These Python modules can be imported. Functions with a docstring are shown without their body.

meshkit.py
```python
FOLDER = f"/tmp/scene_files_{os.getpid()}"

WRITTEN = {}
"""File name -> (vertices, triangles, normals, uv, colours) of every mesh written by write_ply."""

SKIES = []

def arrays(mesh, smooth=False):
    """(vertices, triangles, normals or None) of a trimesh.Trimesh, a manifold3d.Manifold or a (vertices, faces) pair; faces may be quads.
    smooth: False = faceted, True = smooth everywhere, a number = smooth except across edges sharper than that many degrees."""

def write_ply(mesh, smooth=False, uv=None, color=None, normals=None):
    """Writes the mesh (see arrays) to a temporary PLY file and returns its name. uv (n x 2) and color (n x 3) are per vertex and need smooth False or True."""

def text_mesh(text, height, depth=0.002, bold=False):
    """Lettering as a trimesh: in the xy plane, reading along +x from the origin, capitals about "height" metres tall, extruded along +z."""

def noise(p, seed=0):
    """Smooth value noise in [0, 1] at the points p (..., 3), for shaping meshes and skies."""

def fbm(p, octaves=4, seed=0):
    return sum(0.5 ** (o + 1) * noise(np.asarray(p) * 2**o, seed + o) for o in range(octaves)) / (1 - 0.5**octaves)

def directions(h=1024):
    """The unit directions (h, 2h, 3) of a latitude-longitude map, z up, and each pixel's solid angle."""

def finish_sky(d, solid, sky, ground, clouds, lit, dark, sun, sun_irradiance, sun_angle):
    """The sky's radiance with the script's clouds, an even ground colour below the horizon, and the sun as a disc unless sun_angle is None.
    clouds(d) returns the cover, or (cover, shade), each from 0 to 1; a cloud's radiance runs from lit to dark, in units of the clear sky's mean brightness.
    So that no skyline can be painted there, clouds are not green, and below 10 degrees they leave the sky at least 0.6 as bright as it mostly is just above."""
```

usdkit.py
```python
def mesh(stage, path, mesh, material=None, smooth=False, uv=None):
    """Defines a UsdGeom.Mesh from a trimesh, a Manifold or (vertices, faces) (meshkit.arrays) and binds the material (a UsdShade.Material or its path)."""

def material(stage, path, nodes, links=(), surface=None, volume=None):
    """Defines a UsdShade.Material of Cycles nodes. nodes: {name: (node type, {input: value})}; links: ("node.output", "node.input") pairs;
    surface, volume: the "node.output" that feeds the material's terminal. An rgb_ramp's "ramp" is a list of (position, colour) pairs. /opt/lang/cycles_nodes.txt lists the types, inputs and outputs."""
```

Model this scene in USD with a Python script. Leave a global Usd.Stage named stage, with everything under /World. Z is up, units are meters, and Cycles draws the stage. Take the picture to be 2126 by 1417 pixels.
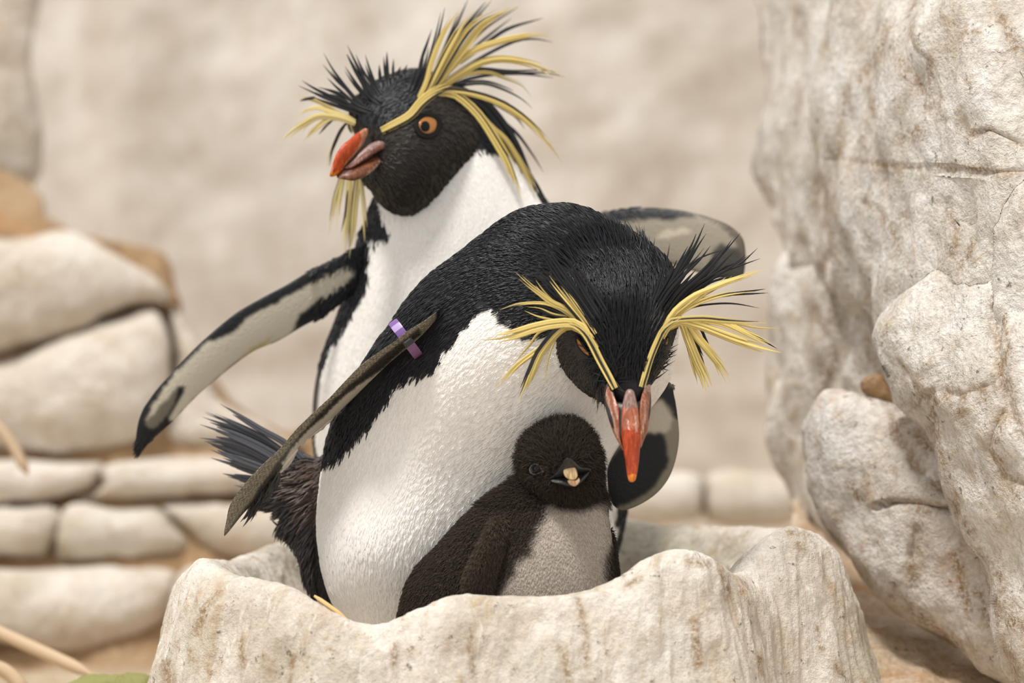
import math
import numpy as np, trimesh, manifold3d, shapely, usdkit, meshkit
import scipy.sparse as sp, scipy.sparse.linalg as spl
from scipy.interpolate import RBFInterpolator, RegularGridInterpolator
from scipy.ndimage import gaussian_filter1d
from scipy.spatial import Delaunay, cKDTree
from shapely.geometry import Polygon, LineString
from pxr import Usd, UsdGeom, UsdLux, UsdShade, Gf, Sdf, Vt

stage = Usd.Stage.CreateInMemory()
UsdGeom.SetStageUpAxis(stage, "Z")
UsdGeom.SetStageMetersPerUnit(stage, 1.0)
UsdGeom.Xform.Define(stage, "/World")
UsdGeom.Scope.Define(stage, "/World/Looks")

# ---------------------------------------------------------------- camera, sky, sun, exposure
S = 0.00033            # metres per sculpting unit at the focus distance
DIST = 3.0             # focus distance
PITCH = math.radians(8.0)
R_ = np.array([1.0, 0, 0])
F_ = np.array([0, math.cos(PITCH), -math.sin(PITCH)])
U_ = np.array([0, math.sin(PITCH), math.cos(PITCH)])
EYE = np.array([0, 0, 0.315]) - DIST * F_
cam = UsdGeom.Camera.Define(stage, "/World/camera")
cam.CreateHorizontalApertureAttr(36.0)
cam.CreateFocalLengthAttr(36.0 * DIST / (2126 * S))
cam.CreateFStopAttr(3.8)
cam.CreateFocusDistanceAttr(DIST)
cam.CreateExposureAttr(0.0)
cam.CreateClippingRangeAttr(Gf.Vec2f(0.05, 200))
cam.AddTransformOp().Set(Gf.Matrix4d(*R_, 0, *U_, 0, *(-F_), 0, *EYE, 1))

sky = UsdLux.DomeLight.Define(stage, "/World/sky")
sky.CreateIntensityAttr(0.31)
sky.CreateColorAttr(Gf.Vec3f(1.0, 0.985, 0.965))
SUN = np.array([-0.22, -0.22, 0.95]); SUN /= np.linalg.norm(SUN)
sun = UsdLux.DistantLight.Define(stage, "/World/sun")
sun.CreateNormalizeAttr(True)
sun.CreateIntensityAttr(0.84)
sun.CreateAngleAttr(11.0)
sun.CreateColorAttr(Gf.Vec3f(1.0, 0.97, 0.925))
sx = np.cross([0, 1, 0], SUN); sx /= np.linalg.norm(sx); sy = np.cross(SUN, sx)
sun.AddTransformOp().Set(Gf.Matrix4d(*sx, 0, *sy, 0, *SUN, 0, 0, 0, 2, 1))

# ---------------------------------------------------------------- helpers
rng = np.random.default_rng(7)


def W(v):
    """Sculpting space (x right, y down, depth away; about 3000 units to a metre) to world metres."""
    v = np.asarray(v, float)
    z = DIST + v[..., 2:3] * S
    k = S * z / DIST
    return EYE + F_ * z + R_ * ((v[..., 0:1] - 1063) * k) - U_ * ((v[..., 1:2] - 708.5) * k)


def spline(pts, step=None, n=None, closed=False):
    """Centripetal-like Catmull-Rom through the points, resampled evenly."""
    p = np.asarray(pts, float)
    k = len(p)
    if closed:
        q = np.vstack([p[-1:], p, p[:2]]); segs = k
    else:
        q = np.vstack([2 * p[0] - p[1], p, 2 * p[-1] - p[-2]]); segs = k - 1
    t = np.linspace(0, 1, 12, endpoint=False)[:, None]
    out = []
    for i in range(segs):
        a, b, c, d = q[i:i + 4]
        out.append(0.5 * (2 * b + (c - a) * t + (2 * a - 5 * b + 4 * c - d) * t ** 2 + (3 * b - a - 3 * c + d) * t ** 3))
    out = np.vstack(out + [q[1:2] if closed else p[-1:]])
    s = np.concatenate([[0], np.cumsum(np.linalg.norm(np.diff(out, axis=0), axis=1))])
    if n is None:
        n = max(4, int(round(s[-1] / step)) + 1)
    u = np.linspace(0, s[-1], n)
    r = np.stack([np.interp(u, s, out[:, j]) for j in range(p.shape[1])], 1)
    return r[:-1] if closed else r


def rbf(ctrl, kernel="thin_plate_spline", smoothing=0.0):
    c = np.asarray(ctrl, float)
    if c.ndim == 0:
        return lambda x, y: np.full(np.shape(x), float(c))
    if len(c) < 4:
        A = np.c_[c[:, :2], np.ones(len(c))]
        s = np.linalg.lstsq(A, c[:, 2], rcond=None)[0]
        return lambda x, y: s[0] * np.asarray(x) + s[1] * np.asarray(y) + s[2]
    f = RBFInterpolator(c[:, :2] / 100, c[:, 2:], kernel=kernel, smoothing=smoothing)
    def g(x, y):
        o = f(np.c_[np.ravel(x), np.ravel(y)] / 100)
        return o[:, 0].reshape(np.shape(x)) if o.shape[1] == 1 else o
    return g


class Puff:
    """A rounded solid whose outline is a traced polygon: thickness from Poisson's equation, its middle sheet from control points."""

    def __init__(self, pts, T, mid=0.0, g=6.0, p=0.5, sharp=False, back=1.0, rings=(0.25, 0.8, 1.7)):
        pts = np.asarray(pts, float)
        b = pts if sharp else spline(pts, g * 0.9, closed=True)
        if sharp:
            L = LineString(np.vstack([pts, pts[:1]]))
            b = np.array([L.interpolate(s).coords[0] for s in np.arange(0, L.length, g * 0.9)])
        poly = Polygon(b).buffer(0)
        if poly.geom_type != "Polygon":
            poly = max(poly.geoms, key=lambda q: q.area)
        self.poly, self.mid = poly, rbf(mid)
        L = poly.exterior
        n = int(L.length / (g * 0.9))
        b = np.array([L.interpolate(s).coords[0] for s in np.linspace(0, L.length, n, endpoint=False)])
        x0, y0, x1, y1 = poly.bounds
        r = max(1.0, min(g * 0.7, min(x1 - x0, y1 - y0) / 14))
        xs, ys = np.arange(x0 - 2 * r, x1 + 3 * r, r), np.arange(y0 - 2 * r, y1 + 3 * r, r)
        X, Y = np.meshgrid(xs, ys)
        m = shapely.contains_xy(poly, X, Y)
        idx = np.full(m.shape, -1); idx[m] = np.arange(m.sum())
        iy, ix = np.nonzero(m)
        rows, cols = [np.arange(len(iy))], [np.arange(len(iy))]
        vals = [np.full(len(iy), 4.0)]
        for dy, dx in ((0, 1), (0, -1), (1, 0), (-1, 0)):
            j = idx[iy + dy, ix + dx]
            ok = j >= 0
            rows.append(np.nonzero(ok)[0]); cols.append(j[ok]); vals.append(np.full(ok.sum(), -1.0))
        A = sp.csc_matrix((np.concatenate(vals), (np.concatenate(rows), np.concatenate(cols))))
        u = spl.spsolve(A, np.full(len(iy), r * r))
        U = np.zeros(m.shape); U[m] = u
        self.um, self.T, self.p, self.back = U.max(), T, p, back
        self.ui = RegularGridInterpolator((ys, xs), U, bounds_error=False, fill_value=0.0)
        inner = []
        for q in rings:
            rb = poly.buffer(-q * g)
            for pg in getattr(rb, "geoms", [rb]):
                if pg.area > 0:
                    LL = pg.exterior
                    kk = max(3, int(LL.length / (g * 0.95)))
                    inner.append([LL.interpolate(s).coords[0] for s in np.linspace(0, LL.length, kk, endpoint=False)])
        core = poly.buffer(-(rings[-1] + 0.7) * g)
        hx, hy = np.meshgrid(np.arange(x0, x1 + g, g), np.arange(y0, y1 + g, g * 0.866))
        hx = hx + (np.arange(hx.shape[0])[:, None] % 2) * g / 2
        k = shapely.contains_xy(core, hx, hy)
        inner.append(np.c_[hx[k], hy[k]])
        inner = np.vstack([np.asarray(i).reshape(-1, 2) for i in inner if len(i)])
        P = np.vstack([b, inner]); nb = len(b); ni = len(inner)
        tri = Delaunay(P).simplices
        c = P[tri].mean(1)
        tri = tri[shapely.contains_xy(poly, c[:, 0], c[:, 1]) & ~(tri < nb).all(1)]
        e1, e2 = P[tri[:, 1]] - P[tri[:, 0]], P[tri[:, 2]] - P[tri[:, 0]]
        cr = e1[:, 0] * e2[:, 1] - e1[:, 1] * e2[:, 0]
        tri[cr > 0] = tri[cr > 0][:, ::-1]     # front faces look towards -depth
        h, md = self.h(inner[:, 0], inner[:, 1]), self.mid(inner[:, 0], inner[:, 1])
        mb = self.mid(b[:, 0], b[:, 1])
        self.V = np.vstack([np.c_[b, mb], np.c_[inner, md - h], np.c_[inner, md + h * back]])
        bt = np.where(tri >= nb, tri + ni, tri)[:, ::-1]
        self.F = np.vstack([tri, bt])
        used = np.unique(self.F)
        if len(used) < len(self.V):
            mp = np.full(len(self.V), -1); mp[used] = np.arange(len(used))
            self.V, self.F = self.V[used], mp[self.F]

    def h(self, x, y):
        u = self.ui(np.stack([np.asarray(y, float), np.asarray(x, float)], -1))
        return self.T * (np.maximum(u, 0) / self.um) ** self.p

    def front(self, x, y):
        return self.mid(x, y) - self.h(x, y)

    def normals(self):
        return meshkit.arrays((self.V, self.F), True)[2]

    def roughen(self, *layers, seed=0, front_only=False):
        """layers: (scale (3 numbers or one), amplitude)."""
        n = self.normals()
        o = 0
        for i, (sc, am) in enumerate(layers):
            o = o + am * (meshkit.noise(self.V / np.asarray(sc, float), seed + 17 * i) * 2 - 1)
        self.V = self.V + n * np.asarray(o)[:, None]
        return self

    def groove(self, line, width, depth):
        L = LineString(line)
        d = shapely.distance(L, shapely.points(self.V[:, :2]))
        ff = self.V[:, 2] < self.mid(self.V[:, 0], self.V[:, 1])
        self.V[:, 2] += depth * np.exp(-(d / width) ** 2) * ff
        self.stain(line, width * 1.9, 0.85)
        return self

    def stain(self, line, width, strength=1.0):
        self.stains = getattr(self, "stains", []) + [(LineString(line), width, strength)]
        return self

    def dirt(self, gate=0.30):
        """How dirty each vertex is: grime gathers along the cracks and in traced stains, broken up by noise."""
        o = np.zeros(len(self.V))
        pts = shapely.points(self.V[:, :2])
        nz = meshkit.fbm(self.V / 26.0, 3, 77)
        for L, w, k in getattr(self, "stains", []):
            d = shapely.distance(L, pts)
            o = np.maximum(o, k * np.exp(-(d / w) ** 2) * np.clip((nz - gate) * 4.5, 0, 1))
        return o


def inside(poly, v, wob=0.0, sc=14.0, seed=3):
    """Which points lie in the traced polygon, its edge made ragged by wob."""
    x, y = v[:, 0], v[:, 1]
    if wob:
        q = np.c_[v / sc]
        x = x + wob * (meshkit.noise(q, seed) * 2 - 1)
        y = y + wob * (meshkit.noise(q, seed + 1) * 2 - 1)
    return shapely.contains_xy(Polygon(poly).buffer(0), x, y)


used_names = {}


def numbered(parent, name):
    k = used_names.get((parent, name), 0)
    used_names[(parent, name)] = k + 1
    return f"{parent}/{name}" + (f"_{k:03d}" if k else "")


def keys(prim, label=None, category=None, group=None, kind=None):
    for k, v in (("label", label), ("category", category), ("group", group), ("kind", kind)):
        if v:
            prim.SetCustomDataByKey(k, v)
    return prim


origins = {}


def thing(name, label, category, base, group=None, kind=None):
    """An Xform at the thing's base (world metres)."""
    path = numbered("/World", name)
    x = UsdGeom.Xform.Define(stage, path)
    x.AddTranslateOp().Set(Gf.Vec3d(*map(float, base)))
    origins[path] = np.asarray(base, float)
    keys(x.GetPrim(), label, category, group, kind)
    return path


def origin_of(path):
    o = np.zeros(3)
    while path and path != "/World":
        o = o + origins.get(path, 0)
        path = path.rsplit("/", 1)[0]
    return o


def obj(name, V, F, material, parent="/World", smooth=True, tint=None, world=False, scaly=None, dirt=None, **kw):
    """Defines one Mesh from sculpting-space (or world) vertices."""
    v = np.asarray(V, float) if world else W(V)
    path = numbered(parent, name)
    if parent == "/World":
        base = np.array([v[:, 0].mean(), v[:, 1].mean(), v[:, 2].min()])
    else:
        base = origin_of(parent)
    m = usdkit.mesh(stage, path, (v - base, np.asarray(F)), f"/World/Looks/{material}", smooth=smooth)
    if parent == "/World":
        UsdGeom.Xformable(m).AddTranslateOp().Set(Gf.Vec3d(*base))
    if tint is not None:
        UsdGeom.PrimvarsAPI(m).CreatePrimvar("tint", Sdf.ValueTypeNames.Color3fArray, "vertex").Set(Vt.Vec3fArray.FromNumpy(np.asarray(tint, np.float32)))
    if scaly is not None:
        UsdGeom.PrimvarsAPI(m).CreatePrimvar("scaly", Sdf.ValueTypeNames.FloatArray, "vertex").Set(Vt.FloatArray.FromNumpy(np.asarray(scaly, np.float32)))
    if dirt is not None:
        UsdGeom.PrimvarsAPI(m).CreatePrimvar("dirt", Sdf.ValueTypeNames.FloatArray, "vertex").Set(Vt.FloatArray.FromNumpy(np.asarray(dirt, np.float32)))
    keys(m.GetPrim(), **kw)
    return path


def curves(name, P, widths, tint, material, parent, **kw):
    """P (n, k, 3) sculpting space, widths (k,) or (n, k) in metres, tint (n, 3)."""
    n, k = P.shape[:2]
    path = numbered(parent, name)
    c = UsdGeom.BasisCurves.Define(stage, path)
    c.CreateTypeAttr("linear")
    c.CreateCurveVertexCountsAttr(Vt.IntArray.FromNumpy(np.full(n, k, np.int32)))
    c.CreatePointsAttr(Vt.Vec3fArray.FromNumpy((W(P) - origin_of(parent)).reshape(-1, 3).astype(np.float32)))
    w = np.broadcast_to(widths, (n, k)).astype(np.float32).ravel()
    c.CreateWidthsAttr(Vt.FloatArray.FromNumpy(w)); c.SetWidthsInterpolation("vertex")
    UsdGeom.PrimvarsAPI(c).CreatePrimvar("tint", Sdf.ValueTypeNames.Color3fArray, "uniform").Set(Vt.Vec3fArray.FromNumpy(tint.astype(np.float32)))
    UsdShade.MaterialBindingAPI.Apply(c.GetPrim()).Bind(UsdShade.Material.Get(stage, f"/World/Looks/{material}"))
    keys(c.GetPrim(), **kw)
    return path


def weld(*parts):
    """Union of closed coloured meshes [(V, F, tint)] into one continuous body."""
    total = None
    for V, F, C in parts:
        if C.shape[1] == 3:
            C = np.c_[C, np.zeros(len(C))]
        m = manifold3d.Mesh(vert_properties=np.hstack([V, C]).astype(np.float32), tri_verts=np.asarray(F, np.uint32))
        q = manifold3d.Manifold(m)
        if q.status() != manifold3d.Error.NoError:
            raise RuntimeError(str(q.status()))
        if q.volume() < 0:
            q = manifold3d.Manifold(manifold3d.Mesh(vert_properties=np.hstack([V, C]).astype(np.float32), tri_verts=np.asarray(F, np.uint32)[:, ::-1].copy()))
        total = q if total is None else total + q
    m = total.to_mesh()
    p = np.array(m.vert_properties)
    return p[:, :3].astype(float), np.array(m.tri_verts).astype(int), p[:, 3:7].astype(float)


def blend(V, F, C, sel, rounds=8):
    """Relaxes the seam vertices picked by sel so that limbs run into the body."""
    key = np.unique(np.round(V, 3), axis=0, return_inverse=True)[1].ravel()
    n = key.max() + 1
    Vu = np.zeros((n, 3)); Vu[key] = V
    f = key[F]
    e = np.vstack([f[:, [0, 1]], f[:, [1, 2]], f[:, [2, 0]]])
    e = np.vstack([e, e[:, ::-1]])
    A = sp.csr_matrix((np.ones(len(e)), (e[:, 0], e[:, 1])), (n, n)); A.data[:] = 1
    deg = np.asarray(A.sum(1)).ravel()
    su = np.zeros(n); su[key] = sel
    for i in range(rounds):
        for lam in (0.6, -0.3):
            Vu = Vu + (lam * su)[:, None] * (A @ Vu / np.maximum(deg, 1)[:, None] - Vu)
    return Vu[key], F, C


def strands(V, F, C, N, L, Wd, flow, lift=0.16, keep=None, jitter=0.25, seed=1, dark=(0.75, 1.35), curl=0.5):
    """Barbs lying along the surface. Returns points (n, 3, 3), widths (n, 3), colours, roots."""
    g = np.random.default_rng(seed)
    a, b, c = V[F[:, 0]], V[F[:, 1]], V[F[:, 2]]
    fn = np.cross(b - a, c - a)
    area = np.linalg.norm(fn, axis=1)
    i = g.choice(len(F), N, p=area / area.sum())
    r1, r2 = np.sqrt(g.random(N)), g.random(N)
    w = np.stack([1 - r1, r1 * (1 - r2), r1 * r2], 1)
    vn = meshkit.arrays((V, F), True)[2]
    root = (V[F[i]] * w[..., None]).sum(1)
    nor = (vn[F[i]] * w[..., None]).sum(1); nor /= np.linalg.norm(nor, axis=1, keepdims=True) + 1e-9
    col = C[F[i, np.argmax(w, 1)], :3]
    if keep is not None:
        k = keep(root, nor)
        root, nor, col = root[k], nor[k], col[k]
    n = len(root)
    pale1 = np.clip(col.mean(1) / 0.5, 0, 1)
    d = flow(root, nor) + g.normal(0, jitter, (n, 3)) * 0.6
    d = d - (d * nor).sum(1, keepdims=True) * nor
    d /= np.linalg.norm(d, axis=1, keepdims=True) + 1e-9
    ln = (L(root) if callable(L) else L) * g.uniform(0.7, 1.3, n)
    li = lift(root) if callable(lift) else lift
    li = np.broadcast_to(li, (n,)) * g.uniform(0.5, 1.5, n) * (1 - 0.88 * pale1)
    p1 = root + d * (ln * 0.5)[:, None] + nor * (ln * li * 0.62)[:, None]
    p2 = root + d * ln[:, None] + nor * (ln * li * (1 - curl * 0.35))[:, None]
    P = np.stack([root - nor * 1.0, p1, p2], 1)
    wd = (1 + 0.5 * pale1) * (Wd(root) if callable(Wd) else np.full(n, Wd)) * g.uniform(0.75, 1.25, n) * S
    widths = np.stack([wd, wd * 0.9, wd * 0.12], 1)
    pale = np.clip(col.mean(1, keepdims=True) / 0.5, 0, 1)
    k = g.uniform(dark[0], dark[1], (n, 1))
    tint = col * (k * (1 - pale) + (0.94 + 0.1 * g.random((n, 1))) * pale) * (1 + g.normal(0, 0.012, (n, 3)))
    return P, widths, np.clip(tint, 0.002, 0.95), root


def flow_field(ctrl):
    c = np.asarray(ctrl, float)
    f = RBFInterpolator(c[:, :2] / 100, c[:, 2:4] / np.linalg.norm(c[:, 2:4], axis=1, keepdims=True), kernel="linear", smoothing=0.02)
    def g(p, nor):
        d = f(p[:, :2] / 100)
        return np.c_[d, np.zeros(len(d))]
    return g


def plume(pts, w, depth, strandsn=3, thick=0.34, taper=0.55, seed=0, spread=0.5, color=None, odd=None, odd_share=0.0):
    """One plume: slim barbed blades along a traced curve (root first). depth(x, y, s) gives each point's depth. Returns V, F, tint."""
    g = np.random.default_rng(seed)
    c = spline(pts, n=16)
    s = np.linspace(0, 1, 16)
    t = np.gradient(c, axis=0); t /= np.linalg.norm(t, axis=1, keepdims=True)
    nrm = np.c_[-t[:, 1], t[:, 0]]
    dz = depth(c[:, 0], c[:, 1], s)
    color = np.array([0.5, 0.5, 0.5] if color is None else color, float)
    Vs, Fs, Cs, o = [], [], [], 0
    wide = {1: 1.0, 2: 0.7, 3: 0.55, 4: 0.46, 5: 0.40, 6: 0.34, 7: 0.30}.get(strandsn, 0.28)
    order = g.permutation(strandsn)
    for k in range(strandsn):
        off = 0 if strandsn == 1 else (k / (strandsn - 1) - 0.5) * 2
        end = 1.0 if k == strandsn // 2 else g.uniform(0.76, 0.98)
        m = max(5, int(round(16 * end)))
        prof = np.clip(np.minimum(1, 0.5 + s[:m] / end * 3), 0, 1) * np.clip((1 - s[:m] / end) / taper, 0.03, 1) ** 0.75
        half = 0.5 * w * prof * wide * g.uniform(0.8, 1.2)
        lat = off * w * 0.36 * (1 - 0.45 * s[:m]) + off * spread * w * 0.55 * s[:m] ** 2 + g.normal(0, 0.05) * w * np.sin(s[:m] * 3) + g.normal(0, 0.12) * w * s[:m] ** 3
        cc = c[:m] + nrm[:m] * lat[:, None]
        zz = dz[:m] + abs(off) * w * 0.10 + (order[k] / max(1, strandsn) - 0.5) * w * 0.22
        ang = np.arange(6) * np.pi / 3
        ring = cc[:, None, :] + nrm[:m][:, None, :] * (half[:, None] * np.cos(ang))[..., None]
        dd = zz[:, None] + (np.maximum(half * thick, 0.3)[:, None] * np.sin(ang))
        v = np.concatenate([ring, dd[..., None]], -1).reshape(-1, 3)
        i, j = np.meshgrid(np.arange(m - 1), np.arange(6), indexing="ij")
        q = np.stack([i * 6 + j, i * 6 + (j + 1) % 6, (i + 1) * 6 + (j + 1) % 6, (i + 1) * 6 + j], -1).reshape(-1, 4)
        f = np.vstack([q[:, [0, 1, 2]], q[:, [0, 2, 3]]])
        e = (m - 1) * 6
        cap = np.array([[e, e + a, e + a + 1] for a in range(1, 5)] + [[0, a + 1, a] for a in range(1, 5)])
        col = color * g.uniform(0.72, 1.18)
        if odd is not None and k != strandsn // 2 and g.random() < odd_share:
            col = np.array(odd)
        Vs.append(v); Fs.append(np.vstack([f, cap]) + o); Cs.append(np.tile(col, (len(v), 1))); o += len(v)
    return np.vstack(Vs), np.vstack(Fs), np.clip(np.vstack(Cs), 0.002, 0.95)


def soften(F, C, rounds=2):
    """Averages the tint with its neighbours."""
    n = len(C)
    e = np.vstack([F[:, [0, 1]], F[:, [1, 2]], F[:, [2, 0]]]); e = np.vstack([e, e[:, ::-1]])
    A = sp.csr_matrix((np.ones(len(e)), (e[:, 0], e[:, 1])), (n, n))
    deg = np.asarray(A.sum(1)).ravel()[:, None]
    for _ in range(rounds):
        C = 0.5 * C + 0.5 * (A @ C) / np.maximum(deg, 1)
    return C


def solid(V, F):
    m = manifold3d.Manifold(manifold3d.Mesh(vert_properties=np.asarray(V, np.float32), tri_verts=np.asarray(F, np.uint32)))
    if m.status() != manifold3d.Error.NoError:
        return None
    if m.volume() < 0:
        m = manifold3d.Manifold(manifold3d.Mesh(vert_properties=np.asarray(V, np.float32), tri_verts=np.asarray(F, np.uint32)[:, ::-1].copy()))
    return m


def carve(q, *others):
    """Cuts away from a rock what the rocks set against it fill, so that they meet without overlapping."""
    m = solid(q.V, q.F)
    for o in others:
        k = solid(o.V, o.F)
        if m is None or k is None:
            print("not a solid"); return
        m = m - k
    parts = sorted(m.decompose(), key=lambda x: -abs(x.volume()))
    me = parts[0].to_mesh()
    q.V, q.F = np.array(me.vert_properties)[:, :3].astype(float), np.array(me.tri_verts).astype(int)


# ---------------------------------------------------------------- materials
def mat(name, nodes, links, surface="p.BSDF"):
    usdkit.material(stage, f"/World/Looks/{name}", nodes, links, surface=surface)


def plain(name, color, rough=0.5, bump=None, **kw):
    n = {"p": ("principled_bsdf", {"base_color": color, "roughness": rough, **kw})}
    l = []
    if bump:
        n |= {"g": ("geometry", {}), "n": ("noise_texture", {"scale": bump[0], "detail": 3}), "b": ("bump", {"distance": bump[1], "strength": 0.6})}
        l = [("g.position", "n.vector"), ("n.fac", "b.height"), ("b.normal", "p.normal")]
    mat(name, n, l)


def tinted(name, rough=0.5, spec=0.5, bump=None, **kw):
    n = {"a": ("attribute", {"attribute": "tint"}), "p": ("principled_bsdf", {"roughness": rough, "specular_ior_level": spec, **kw})}
    l = [("a.color", "p.base_color")]
    if bump:
        n |= {"g": ("geometry", {}), "n": ("noise_texture", {"scale": bump[0], "detail": 4}), "b": ("bump", {"distance": bump[1], "strength": bump[2]})}
        l += [("g.position", "n.vector"), ("n.fac", "b.height"), ("b.normal", "p.normal")]
    mat(name, n, l)


def rock_mat(name, base, ochre=0.35, orange=0.2, specks=0.5, green=0.0, vertical=True, dirt=0.3, bump=1.0, shift=0.0, ochre_c=(0.40, 0.27, 0.12), orange_c=(0.50, 0.25, 0.11)):
    """Painted artificial rock: cream coat with patches, ochre runs, rust, dark flecks and trowel relief."""
    lo, mid_, hi = base
    st = (70, 70, 9) if vertical else (35, 35, 35)
    n = {
        "g": ("geometry", {}),
        "off": ("mapping", {"location": (shift, shift * 1.7, shift * 0.6)}),
        "n1": ("noise_texture", {"scale": 16.0, "detail": 6.0, "roughness": 0.62}),
        "r1": ("rgb_ramp", {"ramp": [(0.30, lo), (0.5, mid_), (0.68, hi)]}),
        "ms": ("mapping", {"scale": st}),
        "n2": ("noise_texture", {"scale": 1.0, "detail": 5.0, "roughness": 0.65, "distortion": 0.6}),
        "r2": ("rgb_ramp", {"ramp": [(0.54, (0, 0, 0)), (0.68, (ochre,) * 3)]}),
        "m2": ("mix_color", {"b": ochre_c}),
        "n3": ("noise_texture", {"scale": 21.0, "detail": 7.0, "roughness": 0.7}),
        "r3": ("rgb_ramp", {"ramp": [(0.56, (0, 0, 0)), (0.70, (orange,) * 3)]}),
        "m3": ("mix_color", {"b": orange_c}),
        "n4": ("noise_texture", {"scale": 95.0, "detail": 5.0, "roughness": 0.75}),
        "r4": ("rgb_ramp", {"ramp": [(0.62, (0, 0, 0)), (0.66, (specks,) * 3)]}),
        "m4": ("mix_color", {"b": (0.10, 0.085, 0.06)}),
        "n5": ("noise_texture", {"scale": 7.0, "detail": 4.0}),
        "r5": ("rgb_ramp", {"ramp": [(0.5, (0, 0, 0)), (0.68, (green,) * 3)]}),
        "m5": ("mix_color", {"b": (0.30, 0.29, 0.17)}),
        "n6": ("noise_texture", {"scale": 240.0, "detail": 4.0, "roughness": 0.7}),
        "r6": ("rgb_ramp", {"ramp": [(0.3, (1 - dirt,) * 3), (0.6, (1, 1, 1))]}),
        "m6": ("mix_color", {"blend_type": "multiply", "fac": 1.0}),
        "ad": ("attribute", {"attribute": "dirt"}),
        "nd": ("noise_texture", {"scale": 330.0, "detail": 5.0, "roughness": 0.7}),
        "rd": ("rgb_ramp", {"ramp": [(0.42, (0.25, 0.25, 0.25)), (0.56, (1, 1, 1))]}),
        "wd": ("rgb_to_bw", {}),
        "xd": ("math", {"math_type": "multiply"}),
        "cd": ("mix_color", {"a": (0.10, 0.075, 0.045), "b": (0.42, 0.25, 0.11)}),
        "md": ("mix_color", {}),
        "mw": ("mapping", {"scale": tuple(s * 1.6 for s in st)}),
        "n7": ("noise_texture", {"scale": 1.0, "detail": 3.0, "distortion": 1.2}),
        "r7": ("rgb_ramp", {"ramp": [(0.62, (0, 0, 0)), (0.72, (0.55,) * 3)]}),
        "m7": ("mix_color", {"b": tuple(min(0.85, c * 1.18) for c in hi)}),
        "h1": ("math", {"math_type": "multiply_add", "value2": 0.35}),
        "h2": ("math", {"math_type": "multiply_add", "value2": 0.6}),
        "bp": ("bump", {"distance": 0.005, "strength": 1.0 * bump}),
        "p": ("principled_bsdf", {"roughness": 0.78, "specular_ior_level": 0.25}),
    }
    l = [("g.position", "off.vector")]
    l += [("off.vector", f"{k}.vector") for k in ("n1", "ms", "n3", "n4", "n5", "n6", "mw")]
    l += [("ms.vector", "n2.vector"), ("mw.vector", "n7.vector"), ("n1.fac", "r1.fac"), ("n2.fac", "r2.fac"), ("n3.fac", "r3.fac"), ("n4.fac", "r4.fac"), ("n5.fac", "r5.fac"), ("n6.fac", "r6.fac"), ("n7.fac", "r7.fac"),
          ("r1.color", "m7.a"), ("r7.color", "m7.fac"), ("m7.result", "m5.a"), ("r5.color", "m5.fac"), ("m5.result", "m2.a"), ("r2.color", "m2.fac"), ("m2.result", "m3.a"), ("r3.color", "m3.fac"),
          ("m3.result", "m4.a"), ("r4.color", "m4.fac"), ("m4.result", "m6.a"), ("r6.color", "m6.b"), ("off.vector", "nd.vector"), ("nd.fac", "rd.fac"), ("rd.color", "wd.color"), ("ad.fac", "xd.value1"), ("wd.val", "xd.value2"), ("n3.fac", "cd.fac"), ("m6.result", "md.a"), ("cd.result", "md.b"), ("xd.value", "md.fac"), ("md.result", "p.base_color"),
          ("n6.fac", "h1.value1"), ("n2.fac", "h1.value3"), ("h1.value", "h2.value3"), ("n4.fac", "h2.value1"), ("h2.value", "bp.height"), ("bp.normal", "p.normal")]
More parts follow.
